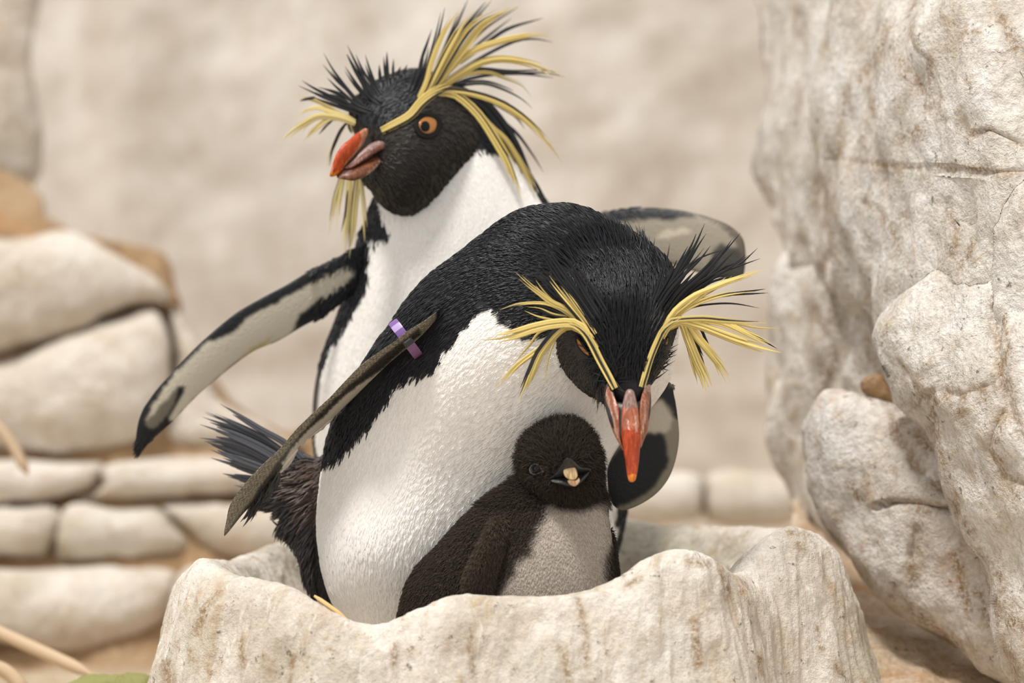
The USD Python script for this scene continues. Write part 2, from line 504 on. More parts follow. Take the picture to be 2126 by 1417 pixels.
    # colours drive mix factors through their brightness
    for k in ("2", "3", "4", "5", "7"):
        n["w" + k] = ("rgb_to_bw", {})
        l = [x for x in l if x != (f"r{k}.color", f"m{k}.fac")] + [(f"r{k}.color", f"w{k}.color"), (f"w{k}.val", f"m{k}.fac")]
    mat(name, n, l)


CREAM = ((0.43, 0.36, 0.28), (0.60, 0.53, 0.445), (0.72, 0.66, 0.585))
rock_mat("rock_nest", ((0.46, 0.395, 0.315), (0.64, 0.58, 0.505), (0.75, 0.705, 0.645)), ochre=0.5, orange=0.3, specks=0.75, green=0.35, bump=0.75, dirt=0.16)
rock_mat("rock_right", ((0.53, 0.465, 0.39), (0.71, 0.66, 0.595), (0.81, 0.78, 0.735)), ochre=0.5, orange=0.3, specks=0.75, shift=3.1, vertical=False)
rock_mat("rock_lower", ((0.50, 0.43, 0.36), (0.67, 0.615, 0.555), (0.77, 0.735, 0.69)), ochre=0.5, orange=0.5, specks=0.75, shift=8.3, vertical=False)
rock_mat("rock_ledge", ((0.32, 0.21, 0.125), (0.50, 0.37, 0.25), (0.64, 0.54, 0.42)), ochre=0.7, orange=0.9, specks=0.8, shift=11.0, vertical=False)
rock_mat("rock_wall", ((0.58, 0.51, 0.435), (0.69, 0.63, 0.565), (0.76, 0.71, 0.655)), ochre=0.15, orange=0.12, specks=0.15, dirt=0.1, shift=2.0, bump=0.6)
rock_mat("rock_stone", ((0.52, 0.44, 0.35), (0.65, 0.58, 0.50), (0.73, 0.68, 0.615)), ochre=0.3, orange=0.3, specks=0.2, green=0.25, dirt=0.15, shift=6.0, vertical=False)
rock_mat("brown_earth", ((0.26, 0.15, 0.075), (0.36, 0.23, 0.125), (0.46, 0.33, 0.21)), ochre=0.5, orange=0.5, specks=0.3, shift=9.0, vertical=False)
rock_mat("ground", ((0.38, 0.28, 0.18), (0.50, 0.40, 0.28), (0.60, 0.51, 0.40)), ochre=0.5, orange=0.4, specks=0.4, shift=4.0, vertical=False)
mat("plumage", {
    "a": ("attribute", {"attribute": "tint"}), "s": ("attribute", {"attribute": "scaly"}), "g": ("geometry", {}),
    "v": ("voronoi_texture", {"scale": 520.0, "randomness": 0.6}), "r": ("rgb_ramp", {"ramp": [(0.0, (2.3, 2.2, 2.0)), (0.35, (1.3, 1.28, 1.2)), (0.7, (0.45, 0.45, 0.45))]}),
    "k": ("mix_color", {"blend_type": "multiply", "fac": 1.0, "use_clamp": False}), "m": ("mix_color", {}),
    "n": ("noise_texture", {"scale": 420.0, "detail": 4.0}), "b": ("bump", {"distance": 0.001, "strength": 0.5}),
    "p": ("principled_bsdf", {"roughness": 0.5, "specular_ior_level": 0.3})},
    [("g.position", "v.vector"), ("v.distance", "r.fac"), ("a.color", "k.a"), ("r.color", "k.b"), ("a.color", "m.a"), ("k.result", "m.b"), ("s.fac", "m.fac"), ("m.result", "p.base_color"),
     ("g.position", "n.vector"), ("n.fac", "b.height"), ("b.normal", "p.normal")])
tinted("barbs", rough=0.34, spec=0.32)
tinted("down", rough=0.75, spec=0.15)
tinted("skin", rough=0.45, spec=0.4, bump=(900.0, 0.0006, 0.6))
mat("bill", {
    "a": ("attribute", {"attribute": "tint"}), "g": ("geometry", {}), "mp": ("mapping", {"scale": (420, 420, 70)}),
    "n": ("noise_texture", {"scale": 1.0, "detail": 4.0, "distortion": 1.5}), "r": ("rgb_ramp", {"ramp": [(0.35, (0.72, 0.70, 0.68)), (0.52, (1, 1, 1)), (0.66, (1.5, 1.9, 2.1))]}),
    "k": ("mix_color", {"blend_type": "multiply", "fac": 1.0, "use_clamp": False}), "b": ("bump", {"distance": 0.0006, "strength": 0.35}),
    "p": ("principled_bsdf", {"roughness": 0.33, "specular_ior_level": 0.35})},
    [("g.position", "mp.vector"), ("mp.vector", "n.vector"), ("n.fac", "r.fac"), ("a.color", "k.a"), ("r.color", "k.b"), ("k.result", "p.base_color"), ("n.fac", "b.height"), ("b.normal", "p.normal")])
tinted("crest", rough=0.45, spec=0.35)
plain("eye_gloss", (0.003, 0.003, 0.004), 0.03, specular_ior_level=0.16)
plain("iris_orange", (0.31, 0.115, 0.017), 0.2)
plain("eyelid_dark", (0.009, 0.008, 0.007), 0.6, specular_ior_level=0.15)
plain("eyelid_grey", (0.12, 0.112, 0.115), 0.5)
plain("purple_plastic", (0.17, 0.08, 0.28), 0.35)
plain("mauve_plastic", (0.17, 0.07, 0.16), 0.4)
plain("lilac_sticker", (0.38, 0.28, 0.52), 0.4)
plain("black_plastic", (0.015, 0.015, 0.017), 0.3)
plain("straw", (0.62, 0.42, 0.17), 0.6)
plain("twig_brown", (0.52, 0.38, 0.25), 0.7)
plain("moss", (0.22, 0.22, 0.07), 0.8, bump=(200.0, 0.003))

# ---------------------------------------------------------------- the setting: ground, back wall and its stones
def grid_mesh(u, v, fn):
    X, Y = np.meshgrid(u, v)
    P = fn(X, Y)
    nx, ny = len(u), len(v)
    i, j = np.meshgrid(np.arange(nx - 1), np.arange(ny - 1))
    a = (j * nx + i).ravel()
    q = np.stack([a, a + 1, a + nx + 1, a + nx], 1)
    return P.reshape(-1, 3), np.vstack([q[:, [0, 1, 2]], q[:, [0, 2, 3]]])


def ground_fn(X, Y):
    p = np.stack([X, Y, 0 * X], -1)
    return np.stack([X, Y, -0.045 + 0.035 * (meshkit.fbm(p * 6, 4, 5) - 0.5) + 0.006 * (meshkit.noise(p * 40, 9) - 0.5)], -1)


V, F = grid_mesh(np.linspace(-1.6, 1.6, 200), np.linspace(-1.2, 1.8, 180), ground_fn)
obj("floor", V, F, "ground", world=True, kind="structure", label="pale brown rocky ground of the enclosure", category="ground")


def wall_fn(X, Z):
    p = np.stack([X, Z, 0 * X], -1)
    bulge = 0.10 * (meshkit.fbm(p * [2.2, 1.6, 1], 3, 21) - 0.5) + 0.03 * (meshkit.fbm(p * [9, 5, 1], 3, 22) - 0.5) + 0.004 * (meshkit.noise(p * 45, 23) - 0.5)
    left = 1 / (1 + np.exp((X + 0.405) / 0.012))            # a recess beyond the pillar's left edge
    y = 1.22 + bulge + 0.10 * left
    return np.stack([X, y, Z], -1)


V, F = grid_mesh(np.linspace(-1.9, 1.9, 320), np.linspace(-0.25, 1.5, 170), wall_fn)
wall = thing("wall_back", "cream plastered rock wall with stacked stones, behind the penguins", "wall", (0, 1.22, 0), kind="structure")
obj("plaster", V, F, "rock_wall", wall, world=True)


ea = Puff([(-170, 382), (30, 378), (84, 400), (98, 456), (180, 486), (262, 500), (345, 528), (366, 600), (384, 680), (430, 740), (480, 820), (580, 890), (720, 930), (760, 1500), (-170, 1500)],
          48, [(0, 400, 2710), (0, 600, 2505), (340, 600, 2560), (480, 800, 2590), (700, 950, 2530), (0, 900, 2460), (0, 1000, 2390), (500, 1000, 2390), (0, 1150, 2320), (600, 1150, 2320), (0, 1300, 2190), (600, 1300, 2190)], g=12, p=0.3).roughen((120, 22), (40, 9), (18, 4), seed=31)
obj("packed_earth", ea.V, ea.F, "brown_earth", wall, label="brown earth between the stones")

STONES = [  # outline, depth, thickness
    ([(-160, -120), (58, -120), (66, 120), (72, 380), (-160, 400)], 2140, 150),
    ([(-170, 505), (40, 492), (150, 488), (232, 515), (325, 575), (345, 628), (255, 640), (135, 690), (0, 735), (-170, 745)], 1720, 150),
    ([(-170, 765), (0, 752), (125, 702), (255, 655), (325, 648), (358, 740), (335, 870), (250, 928), (-20, 934), (-170, 934)], 1700, 160),
    ([(352, 640), (395, 690), (425, 745), (455, 830), (560, 890), (650, 925), (560, 938), (440, 934), (270, 926), (345, 868), (368, 750)], 1760, 120),
    ([(-170, 962), (0, 958), (205, 960), (195, 1005), (120, 1036), (0, 1046), (-170, 1046)], 1600, 120),
    ([(226, 962), (420, 954), (560, 956), (690, 960), (690, 1032), (420, 1036), (152, 1042), (205, 1008)], 1600, 120),
    ([(-170, 1062), (0, 1062), (118, 1060), (102, 1140), (60, 1160), (-170, 1166)], 1540, 120),
    ([(140, 1056), (240, 1048), (328, 1050), (372, 1100), (395, 1140), (300, 1160), (118, 1164)], 1540, 120),
    ([(345, 1050), (560, 1046), (700, 1050), (700, 1160), (520, 1164), (425, 1142), (388, 1100)], 1540, 120),
    ([(-170, 1186), (100, 1184), (300, 1182), (366, 1200), (330, 1300), (150, 1352), (0, 1330), (-170, 1320)], 1420, 130),
    ([(384, 1184), (560, 1180), (720, 1184), (720, 1320), (560, 1350), (352, 1330)], 1420, 130),
    ([(1250, 1000), (1330, 984), (1450, 990), (1460, 1060), (1430, 1082), (1255, 1086)], 1900, 110),
    ([(1470, 988), (1560, 984), (1640, 996), (1680, 1040), (1640, 1080), (1475, 1082)], 1900, 110),
]
for i, (pts, d, T) in enumerate(STONES):
    p = Puff(pts, T, d + 750, g=11, p=0.30, sharp=False).roughen((130, 14), (45, 5), (18, 2), seed=40 + i)
    obj("stone", p.V, p.F, "rock_stone", wall)

# ---------------------------------------------------------------- the rocks on the right
R0 = [(1600, 100, 1650), (1600, 500, 1550), (1700, 300, 1150), (1800, 300, 760), (1900, 100, 500), (1900, 600, 440), (2126, 100, 230), (2126, 600, 180), (2300, 300, 90)]
a = Puff([(1603, -110), (1594, 60), (1584, 200), (1577, 300), (1586, 380), (1600, 440), (1622, 500), (1645, 552), (1692, 580), (1745, 600), (1790, 650), (1820, 720), (1920, 780), (2060, 780), (2320, 780), (2320, -110)],
         210, R0, g=6, p=0.30, sharp=False)
a.groove([(1725, 330), (1790, 337), (1850, 345), (1950, 352), (2040, 360), (2140, 357)], 4.5, 10)
a.groove([(1735, 330), (1745, 250), (1760, 190), (1825, 120), (1835, 60)], 9, 12)
a.groove([(1700, 380), (1720, 460), (1735, 520), (1700, 575)], 16, 30)
a.groove([(1600, 470), (1660, 500), (1730, 545)], 8, 9)
a.groove([(2080, 40), (2110, 100), (2140, 160)], 8, 16)
a.groove([(1900, 0), (1890, 70), (1930, 130), (1925, 200)], 5, 7)
a.groove([(1960, 250), (2010, 280), (2060, 270), (2120, 300)], 5, 8)
a.groove([(1800, 420), (1850, 470), (1870, 540)], 6, 9)
a.groove([(1950, 420), (1990, 470), (1975, 540)], 6, 8)
for ln, w in (([(1890, 150), (1915, 175), (1925, 215)], 17), ([(1870, 120), (1880, 160)], 9), ([(1880, 290), (1905, 270)], 16), ([(2000, 70), (2030, 66)], 8), ([(2005, 160), (2015, 180)], 5), ([(1990, 560), (2012, 530), (2020, 500)], 9), ([(1655, 20), (1660, 60)], 12), ([(1725, 480), (1750, 520)], 18), ([(1870, 445), (1880, 450)], 8), ([(2095, 90), (2126, 120)], 10), ([(1800, 180), (1815, 240)], 7), ([(1950, 345), (2060, 352)], 9)):
    a.stain(ln, w, 1.0)
a.roughen((220, 36), (90, 15), (36, 4.2), (15, 1.3), seed=101)

b = Puff([(2085, 392), (2060, 470), (1992, 520), (1932, 562), (1868, 595), (1826, 640), (1805, 690), (1813, 730), (1832, 768), (1880, 842), (1926, 888), (1950, 960), (1990, 1080), (2040, 1172), (2070, 1290), (2112, 1415), (2150, 1520), (2160, 1820), (2340, 1820), (2340, 392)],
         190, [(1810, 690, 330), (1950, 600, 280), (2126, 500, 150), (2000, 1050, 210), (2126, 900, 60), (2110, 1400, 80), (2200, 1800, 60), (2320, 900, -60)], g=6, p=0.40)
b.groove([(2065, 640), (2080, 760), (2100, 850), (2140, 930)], 10, 18)
b.groove([(1900, 835), (1945, 812), (2000, 822), (2060, 800)], 9, 8)
b.groove([(2085, 860), (2062, 930), (2090, 990), (2140, 1010)], 9, 14)
for ln, w in (([(1945, 815), (1980, 830), (2010, 822)], 13), ([(1945, 820), (1935, 870), (1945, 900)], 14), ([(1990, 860), (1998, 850)], 10), ([(2075, 640), (2095, 700), (2085, 740)], 12), ([(2105, 1010), (2110, 1030)], 9), ([(2020, 1100), (2024, 1104)], 6), ([(2100, 1290), (2120, 1300)], 22), ([(2075, 1190), (2080, 1230)], 8), ([(2040, 560), (2050, 540)], 9)):
    b.stain(ln, w, 1.0)
b.stain([(1932, 890), (1955, 960), (1995, 1080), (2045, 1172), (2075, 1290), (2116, 1415)], 12, 0.9)
b.roughen((170, 24), (70, 9), (30, 3.4), (13, 1.1), seed=120)

e = Puff([(2160, 330), (2090, 395), (2066, 500), (2056, 610), (2072, 715), (2092, 800), (2130, 868), (2220, 900), (2380, 900), (2380, 330)],
         100, [(2060, 600, 60), (2126, 400, 20), (2126, 860, 20), (2380, 600, -120)], g=6, p=0.42)
e.roughen((110, 12), (40, 6), (18, 2.5), seed=140)

c = Puff([(1700, 812), (1745, 806), (1800, 822), (1860, 845), (1940, 900), (2040, 1040), (2110, 1250), (2170, 1440), (2010, 1370), (1905, 1300), (1832, 1236), (1742, 1128), (1692, 1030), (1664, 940), (1668, 870)],
         170, [(1680, 860, 640), (1700, 1000, 640), (1850, 850, 560), (1950, 950, 480), (1850, 1200, 540), (2100, 1400, 380)], g=6, p=0.36)
c.groove([(1815, 1052), (1850, 1044), (1900, 1043), (1945, 1052), (1985, 1058), (2030, 1066)], 5.5, 20)
c.groove([(1858, 846), (1858, 900), (1880, 930), (1905, 975), (1960, 1020)], 8, 14)
c.groove([(1905, 1100), (1890, 1160), (1900, 1220)], 8, 14)
for ln, w in (([(1770, 1000), (1785, 1030)], 20), ([(1855, 975), (1860, 980)], 7), ([(1900, 1050), (1930, 1060)], 12), ([(1880, 870), (1930, 930)], 16), ([(1760, 806), (1850, 842)], 7), ([(1985, 1150), (1990, 1200), (2010, 1260)], 16), ([(2030, 1230), (2080, 1340)], 14), ([(1850, 1232), (2000, 1350)], 12)):
    c.stain(ln, w, 1.0)
c.roughen((150, 20), (60, 8), (26, 3.2), (13, 1.1), seed=160)

d_ = Puff([(1645, 540), (1612, 606), (1597, 690), (1590, 790), (1598, 900), (1622, 1010), (1652, 1078), (1725, 1136), (1830, 1180), (1900, 900), (1880, 690), (1770, 560)],
          170, [(1600, 700, 1450), (1600, 950, 1420), (1700, 600, 1200), (1720, 1100, 1150), (1850, 800, 860), (1830, 1170, 900)], g=7, p=0.42)
d_.groove([(1735, 600), (1745, 700), (1720, 790), (1700, 830)], 14, 30)
d_.stain([(1720, 560), (1735, 640), (1725, 740), (1700, 800)], 32, 0.9)
d_.stain([(1690, 640), (1700, 700)], 22, 0.8)
d_.stain([(1790, 700), (1820, 780)], 26, 0.8)
d_.roughen((150, 22), (60, 9), (26, 3.2), seed=180)

wedge = Puff([(1788, 792), (1815, 776), (1836, 782), (1850, 812), (1852, 836), (1818, 828), (1792, 812)], 26, 545, g=4, p=0.45).roughen((30, 4), (12, 1.5), seed=190)

ledge = Puff([(1640, 1075), (1700, 1098), (1742, 1126), (1832, 1222), (1905, 1285), (2010, 1355), (2200, 1430), (2260, 1700), (1640, 1700)],
             120, [(1700, 1090, 1150), (1830, 1222, 880), (2010, 1360, 620), (1700, 1417, 420), (2000, 1500, 380), (1800, 1700, 100), (2200, 1700, 60)], g=7, p=0.25)
ledge.roughen((120, 14), (40, 7), (18, 3), seed=200)

# ---------------------------------------------------------------- the nest bowl
CX, CD = 1062.0, 260.0
RIM = [(548, 1203, -95), (610, 1222, -150), (680, 1264, -190), (745, 1292, -205), (800, 1291, -210), (865, 1263, -215), (935, 1240, -220), (1010, 1234, -222), (1110, 1235, -220), (1200, 1229, -212),
       (1275, 1203, -200), (1335, 1164, -185), (1400, 1139, -165), (1450, 1146, -140), (1488, 1164, -100), (1515, 1188, -30), (1548, 1178, 40), (1592, 1122, 80), (1640, 1090, 110), (1690, 1112, 210), (1680, 1110, 330), (1600, 1094, 520),
       (1500, 1092, 640), (1390, 1090, 720), (1300, 1074, 760), (1150, 1070, 790), (1000, 1072, 800), (850, 1085, 780), (720, 1100, 740), (620, 1118, 660), (550, 1135, 560), (490, 1160, 430), (440, 1162, 280), (425, 1160, 140), (440, 1172, 20), (490, 1192, -45)]
RIM = [(x, y, d - 45 * min(1, max(0, (60 - d) / 200)) + 0.3 * max(0, d - 400)) for x, y, d in RIM]
rim = spline(RIM, n=1001, closed=True)
rim[:, 1] = gaussian_filter1d(rim[:, 1], 2, mode="wrap")
nrad = np.stack([(rim[:, 0] - CX) / 690, (rim[:, 2] - CD) / 520], 1)
nrad = np.stack([gaussian_filter1d(nrad[:, k], 14, mode="wrap") for k in (0, 1)], 1)
nrad /= np.linalg.norm(nrad, axis=1, keepdims=True)
PROF = np.array([(215, 760), (160, 420), (112, 260), (82, 150), (62, 84), (44, 40), (24, 12), (6, 1), (-12, 3), (-34, 16), (-56, 44), (-78, 84), (-104, 124), (-150, 156), (-230, 172), (-330, 178)], float)
prof = spline(PROF, n=190)
rr, hh = prof[:, 0][:, None], prof[:, 1][:, None]
cp, spn = math.cos(PITCH), math.sin(PITCH)
# keep the floor inside from crossing itself at the narrow depth
X = rim[None, :, 0] + rr * nrad[None, :, 0]
Y = rim[None, :, 1] + hh * cp
D = rim[None, :, 2] + rr * nrad[None, :, 1] + hh * spn
floor_w = np.clip((-rr - 90) / 120, 0, 1)
yfloor = 1374 - (D - 0) * 0.135
Y = Y * (1 - floor_w) + floor_w * yfloor
G = np.stack([X, Y, D], -1)
nr, nc = G.shape[:2]
Vn = np.vstack([G.reshape(-1, 3), [[CX, 1374 - CD * 0.135, CD]], [[CX, G[0, :, 1].mean(), G[0, :, 2].mean()]]])
i, j = np.meshgrid(np.arange(nr - 1), np.arange(nc), indexing="ij")
q = np.stack([i * nc + j, (i + 1) * nc + j, (i + 1) * nc + (j + 1) % nc, i * nc + (j + 1) % nc], -1).reshape(-1, 4)
Fn = np.vstack([q[:, [0, 1, 2]], q[:, [0, 2, 3]], [[(nr - 1) * nc + k, nr * nc, (nr - 1) * nc + (k + 1) % nc] for k in range(nc)], [[k, (k + 1) % nc, nr * nc + 1] for k in range(nc)]])
tm = trimesh.Trimesh(W(Vn), Fn, process=False)
if tm.face_normals[nc * 60 + 250] @ np.array([0, -1, 0.3]) < 0:
    Fn = Fn[:, ::-1]
nn = meshkit.arrays((Vn, Fn), True)[2]
hfac = np.clip(np.concatenate([np.repeat(hh[:, 0], nc), [200, 200]]) / 60, 0.25, 1)
lump = (meshkit.noise(Vn / [95, 140, 95], 301) * 2 - 1) * 15 + (meshkit.noise(Vn / [40, 60, 40], 302) * 2 - 1) * 6
drip = (1 - np.abs(meshkit.noise(Vn / [26, 230, 26], 303) * 2 - 1) * 2) * 5.0 + (meshkit.noise(Vn / [13, 90, 13], 304) * 2 - 1) * 1.3
fine = (meshkit.noise(Vn / 9, 305) * 2 - 1) * 1.0 + (meshkit.noise(Vn / 18, 306) * 2 - 1) * 1.6
Vn = Vn + nn * ((lump * hfac + drip * hfac + fine))[:, None]

nest = Puff.__new__(Puff); nest.V, nest.F = Vn, Fn
carve(b, e)
carve(c, b)
carve(a, b, e, c)
carve(d_, a, b, c)
carve(wedge, b, c, d_)
carve(ledge, c, b, d_, nest)
for ln, w in (([(455, 1225), (425, 1260), (410, 1310)], 12), ([(345, 1380), (352, 1417)], 14), ([(395, 1350), (400, 1370)], 8), ([(430, 1385), (440, 1400)], 7), ([(500, 1330), (505, 1380)], 8), ([(820, 1340), (815, 1400)], 9), ([(980, 1300), (975, 1360), (985, 1400)], 7), ([(1490, 1170), (1505, 1210), (1508, 1240)], 8), ([(1540, 1225), (1545, 1235)], 9), ([(1655, 1130), (1670, 1140)], 9),
              ([(1640, 1105), (1655, 1108)], 6), ([(1430, 1165), (1470, 1172)], 10), ([(1695, 1300), (1705, 1350)], 6), ([(1735, 1380), (1748, 1400)], 7), ([(1575, 1360), (1580, 1400)], 7), ([(1440, 1290), (1450, 1380)], 13), ([(860, 1245), (900, 1250)], 6), ([(1300, 1215), (1330, 1200)], 6), ([(680, 1345), (690, 1350)], 5), ([(1170, 1345), (1180, 1417)], 10), ([(610, 1360), (600, 1417)], 9), ([(1200, 1245), (1215, 1300), (1218, 1380)], 8)):
    nest.stain(ln, w, 0.9)
obj("rock_nest", Vn, Fn, "rock_nest", dirt=nest.dirt(0.18) * (Vn[:, 2] < 330), label="cream rock nest bowl with a wavy dripping rim, holding the penguins", category="nest")
obj("boulder", a.V, a.F, "rock_right", dirt=a.dirt(), label="large upper cream boulder with a horizontal crack, filling the top right", category="rock")
obj("boulder", b.V, b.F, "rock_right", dirt=b.dirt(), label="bulging pale rock lobe overhanging the split lower boulder at the right", category="rock")
obj("boulder", e.V, e.F, "rock_right", dirt=e.dirt(), label="ridged rock at the right edge, in front of the bulging lobe", category="rock")
obj("boulder", c.V, c.F, "rock_lower", dirt=c.dirt(), label="split lower boulder with a rust-brown crack, right of the nest", category="rock")
obj("boulder", d_.V, d_.F, "rock_right", dirt=d_.dirt(), label="shaded upright rock column behind the split boulder, nearest the penguin's crest", category="rock")
obj("pebble", wedge.V, wedge.F, "brown_earth", label="small brown stone wedged above the split lower boulder", category="stone")
obj("rock_ledge", ledge.V, ledge.F, "rock_ledge", label="rust-streaked brown rock ledge between the nest and the lower boulder", category="rock")

for pts, w, label in (
    ([(652, 1236, -205), (690, 1262, -232), (724, 1286, -245)], 9, "short tan straw lying on the nest rim below the tail"),
    ([(1262, 998, 640), (1300, 1052, 650)], 0, ""),
):
    if w:
        cl = spline(pts, n=10)
        V, F, _ = plume(cl[:, :2], w, lambda x, y, s: np.interp(s, np.linspace(0, 1, 10), cl[:, 2]), strandsn=1, thick=0.5, taper=0.3)
        obj("straw", V, F, "straw", label=label, category="straw")
for pts, w, label in (
    ([(-60, 1285, 900), (60, 1340, 840), (200, 1402, 760)], 26, "long tan twig lying on the ground at the lower left"),
    ([(-30, 860, 1480), (20, 915, 1470), (60, 985, 1460)], 22, "short tan twig leaning on the stones at the left"),
    ([(-60, 1375, 700), (10, 1392, 700), (60, 1440, 690)], 30, "yellowish straw stalk in the bottom left corner"),
):
    cl = spline(pts, n=12)
    V, F, _ = plume(cl[:, :2], w, lambda x, y, s: np.interp(s, np.linspace(0, 1, 12), cl[:, 2]), strandsn=1, thick=1.0, taper=0.15)
    obj("twig", V, F, "twig_brown", label=label, category="twig")
ms = Puff([(120, 1432), (160, 1408), (230, 1398), (300, 1400), (325, 1420), (330, 1470), (120, 1470)], 60, 420, g=7, p=0.45).roughen((30, 4), (12, 2), seed=330)
obj("mossy_stone", ms.V, ms.F, "moss", label="low green mossy stone beside the nest at the bottom left", category="stone")

# ---------------------------------------------------------------- the birds
BLACK, SOOT, WHITE = np.array([0.0085, 0.0088, 0.0110]), np.array([0.022, 0.0175, 0.014]), np.array([0.80, 0.77, 0.73])


def paint(V, base, *regions):
    """Plumage colour by traced regions: (polygon, colour, raggedness)."""
    C = np.tile(np.asarray(base, float), (len(V), 1))
    for poly, col, wob in regions:
        C[inside(poly, V, wob)] = col
    return C


def crest(bird, items, skins, name_mat, slope, lift=4.0, strandsn=3, seed=0, far=None, thick=0.34):
    """Plumes that lie on the surfaces in skins where they cross them and rise clear of them beyond."""
    for i, (w, *pts) in enumerate(items):
        pts = np.array(pts, float)

        def depth(x, y, s):
            d = np.full(len(x), np.inf)
            for q in skins:
                k = shapely.contains_xy(q.poly.buffer(-5), x, y)
                d = np.where(k, np.minimum(d, q.front(x, y)), d)
            k = np.isfinite(d)
            step = np.concatenate([[0], np.cumsum(np.hypot(np.diff(x), np.diff(y)))])
            if not k.any():
                return np.full(len(x), float(far if far is not None else skins[0].mid(pts[:1, 0], pts[:1, 1])[0])) + slope * step
            out = np.where(k, d - lift - 0.25 * w, 0)
            first, last = np.nonzero(k)[0].min(), np.nonzero(k)[0].max()
            out[last + 1:] = out[last] + slope * (step[last + 1:] - step[last])
            out[:first] = out[first]
            for j in range(first, last):
                if not k[j]:
                    out[j] = out[j - 1] + slope * (step[j] - step[j - 1])
            low = np.minimum.accumulate(out)      # a plume does not dive back into the head
            return gaussian_filter1d(np.minimum(out, low + 14), 1.6, mode="nearest")

        black = name_mat[0] == "black_plume"
        n = (2 if w >= 6 else 1) if black else (7 if w >= 15 else 6 if w >= 11 else 5 if w >= 9 else 4 if w >= 7 else 2 if w >= 5 else 1)
        V, F, T = plume(pts, w * (1.3 if black else 1.12), depth, strandsn=n, seed=seed + i, thick=thick, taper=0.4 if black else (0.22 if w >= 15 else 0.4), color=name_mat[1], odd=(0.02, 0.018, 0.015), odd_share=0.0 if black else 0.10)
        obj(name_mat[0], V, F, "crest", bird, tint=T)


# ---- the standing penguin at the back
A_BODY = [(775, 414), (764, 439), (758, 460), (748, 478), (741, 503), (738, 540), (728, 580), (712, 622), (694, 672), (672, 728), (657, 780), (649, 840), (650, 900), (655, 960), (664, 1050), (690, 1180), (740, 1262), (840, 1300), (980, 1306), (1120, 1298), (1230, 1250),
          (1290, 1120), (1310, 950), (1300, 760), (1270, 600), (1230, 510), (1180, 455), (1138, 420), (1112, 380), (1096, 350), (1070, 300), (1030, 240), (960, 200), (880, 230), (820, 330)]
rb = Puff(A_BODY, 178, [(900, 250, 520), (950, 420, 545), (900, 600, 570), (980, 900, 610), (980, 1300, 640), (700, 900, 640), (1280, 700, 620)], g=9, back=0.72)
A_HEAD = [(752, 372), (745, 345), (742, 310), (738, 280), (731, 256), (727, 236), (731, 216), (746, 197), (765, 180), (790, 164), (815, 154), (842, 146), (872, 144), (905, 156), (935, 178), (965, 198), (995, 218), (1018, 242), (1034, 272), (1045, 304), (1050, 331), (1042, 334),
          (1013, 336), (990, 346), (978, 355), (958, 371), (941, 386), (914, 412), (884, 434), (862, 443), (845, 446), (825, 443), (807, 436), (792, 424), (779, 409), (768, 392)]
rh = Puff(A_HEAD, 128, [(740, 300, 440), (900, 250, 500), (1040, 300, 560), (850, 430, 455), (870, 150, 520)], g=6)
A_WHITE = [(783, 428), (800, 466), (805, 492), (788, 505), (768, 506), (767, 545), (763, 594), (742, 638), (714, 690), (692, 714), (677, 746), (663, 812), (656, 884), (659, 960), (668, 1060), (700, 1400), (1250, 1400), (1290, 1000), (1250, 700), (1200, 560), (1150, 470), (1118, 410), (1100, 370), (1085, 340), (1070, 322), (1040, 326), (960, 300), (800, 330)]
cb = paint(rb.V, BLACK * 1.05, (A_WHITE, WHITE, 5))
cb[rb.V[:, 2] > rb.mid(rb.V[:, 0], rb.V[:, 1]) + 30] = BLACK
ch = paint(rh.V, SOOT, ([(720, 250), (745, 262), (800, 272), (870, 225), (905, 195), (960, 200), (1060, 330), (1080, 200), (900, 100), (700, 150)], BLACK * 0.9, 3))
A_FL = [(765, 512), (740, 514), (718, 524), (685, 542), (643, 562), (595, 591), (546, 617), (491, 649), (439, 691), (400, 727), (361, 769), (328, 805), (308, 832), (296, 851), (286, 880), (281, 920), (283, 942), (290, 941), (306, 922), (328, 902), (361, 873), (387, 844), (416, 815), (452, 785), (491, 753), (530, 727), (578, 707), (627, 678), (676, 652), (708, 627), (735, 606), (770, 590)]
rf = Puff(A_FL, 13, [(760, 550, 520), (600, 620, 470), (440, 730, 420), (285, 930, 400)], g=3.6, p=0.42)
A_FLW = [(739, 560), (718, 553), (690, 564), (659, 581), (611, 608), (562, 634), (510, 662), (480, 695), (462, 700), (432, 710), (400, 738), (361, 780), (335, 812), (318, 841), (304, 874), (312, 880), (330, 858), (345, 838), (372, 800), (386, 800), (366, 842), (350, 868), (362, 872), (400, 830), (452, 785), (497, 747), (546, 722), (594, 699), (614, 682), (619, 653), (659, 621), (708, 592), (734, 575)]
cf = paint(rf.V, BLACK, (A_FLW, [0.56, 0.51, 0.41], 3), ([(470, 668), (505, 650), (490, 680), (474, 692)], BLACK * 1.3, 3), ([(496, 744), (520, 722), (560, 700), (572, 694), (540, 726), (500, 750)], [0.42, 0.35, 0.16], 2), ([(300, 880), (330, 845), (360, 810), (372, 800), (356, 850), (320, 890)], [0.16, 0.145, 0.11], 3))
cf[rf.V[:, 2] > rf.mid(rf.V[:, 0], rf.V[:, 1]) + 2] = BLACK
A_FR = [(1180, 470), (1242, 443), (1304, 433), (1356, 431), (1418, 437), (1470, 450), (1511, 466), (1540, 491), (1548, 524), (1546, 560), (1540, 577), (1519, 581), (1459, 568), (1428, 559), (1390, 548), (1320, 540), (1240, 530)]
rg = Puff(A_FR, 13, [(1200, 500, 600), (1400, 480, 560), (1540, 540, 520)], g=3.6, p=0.42)
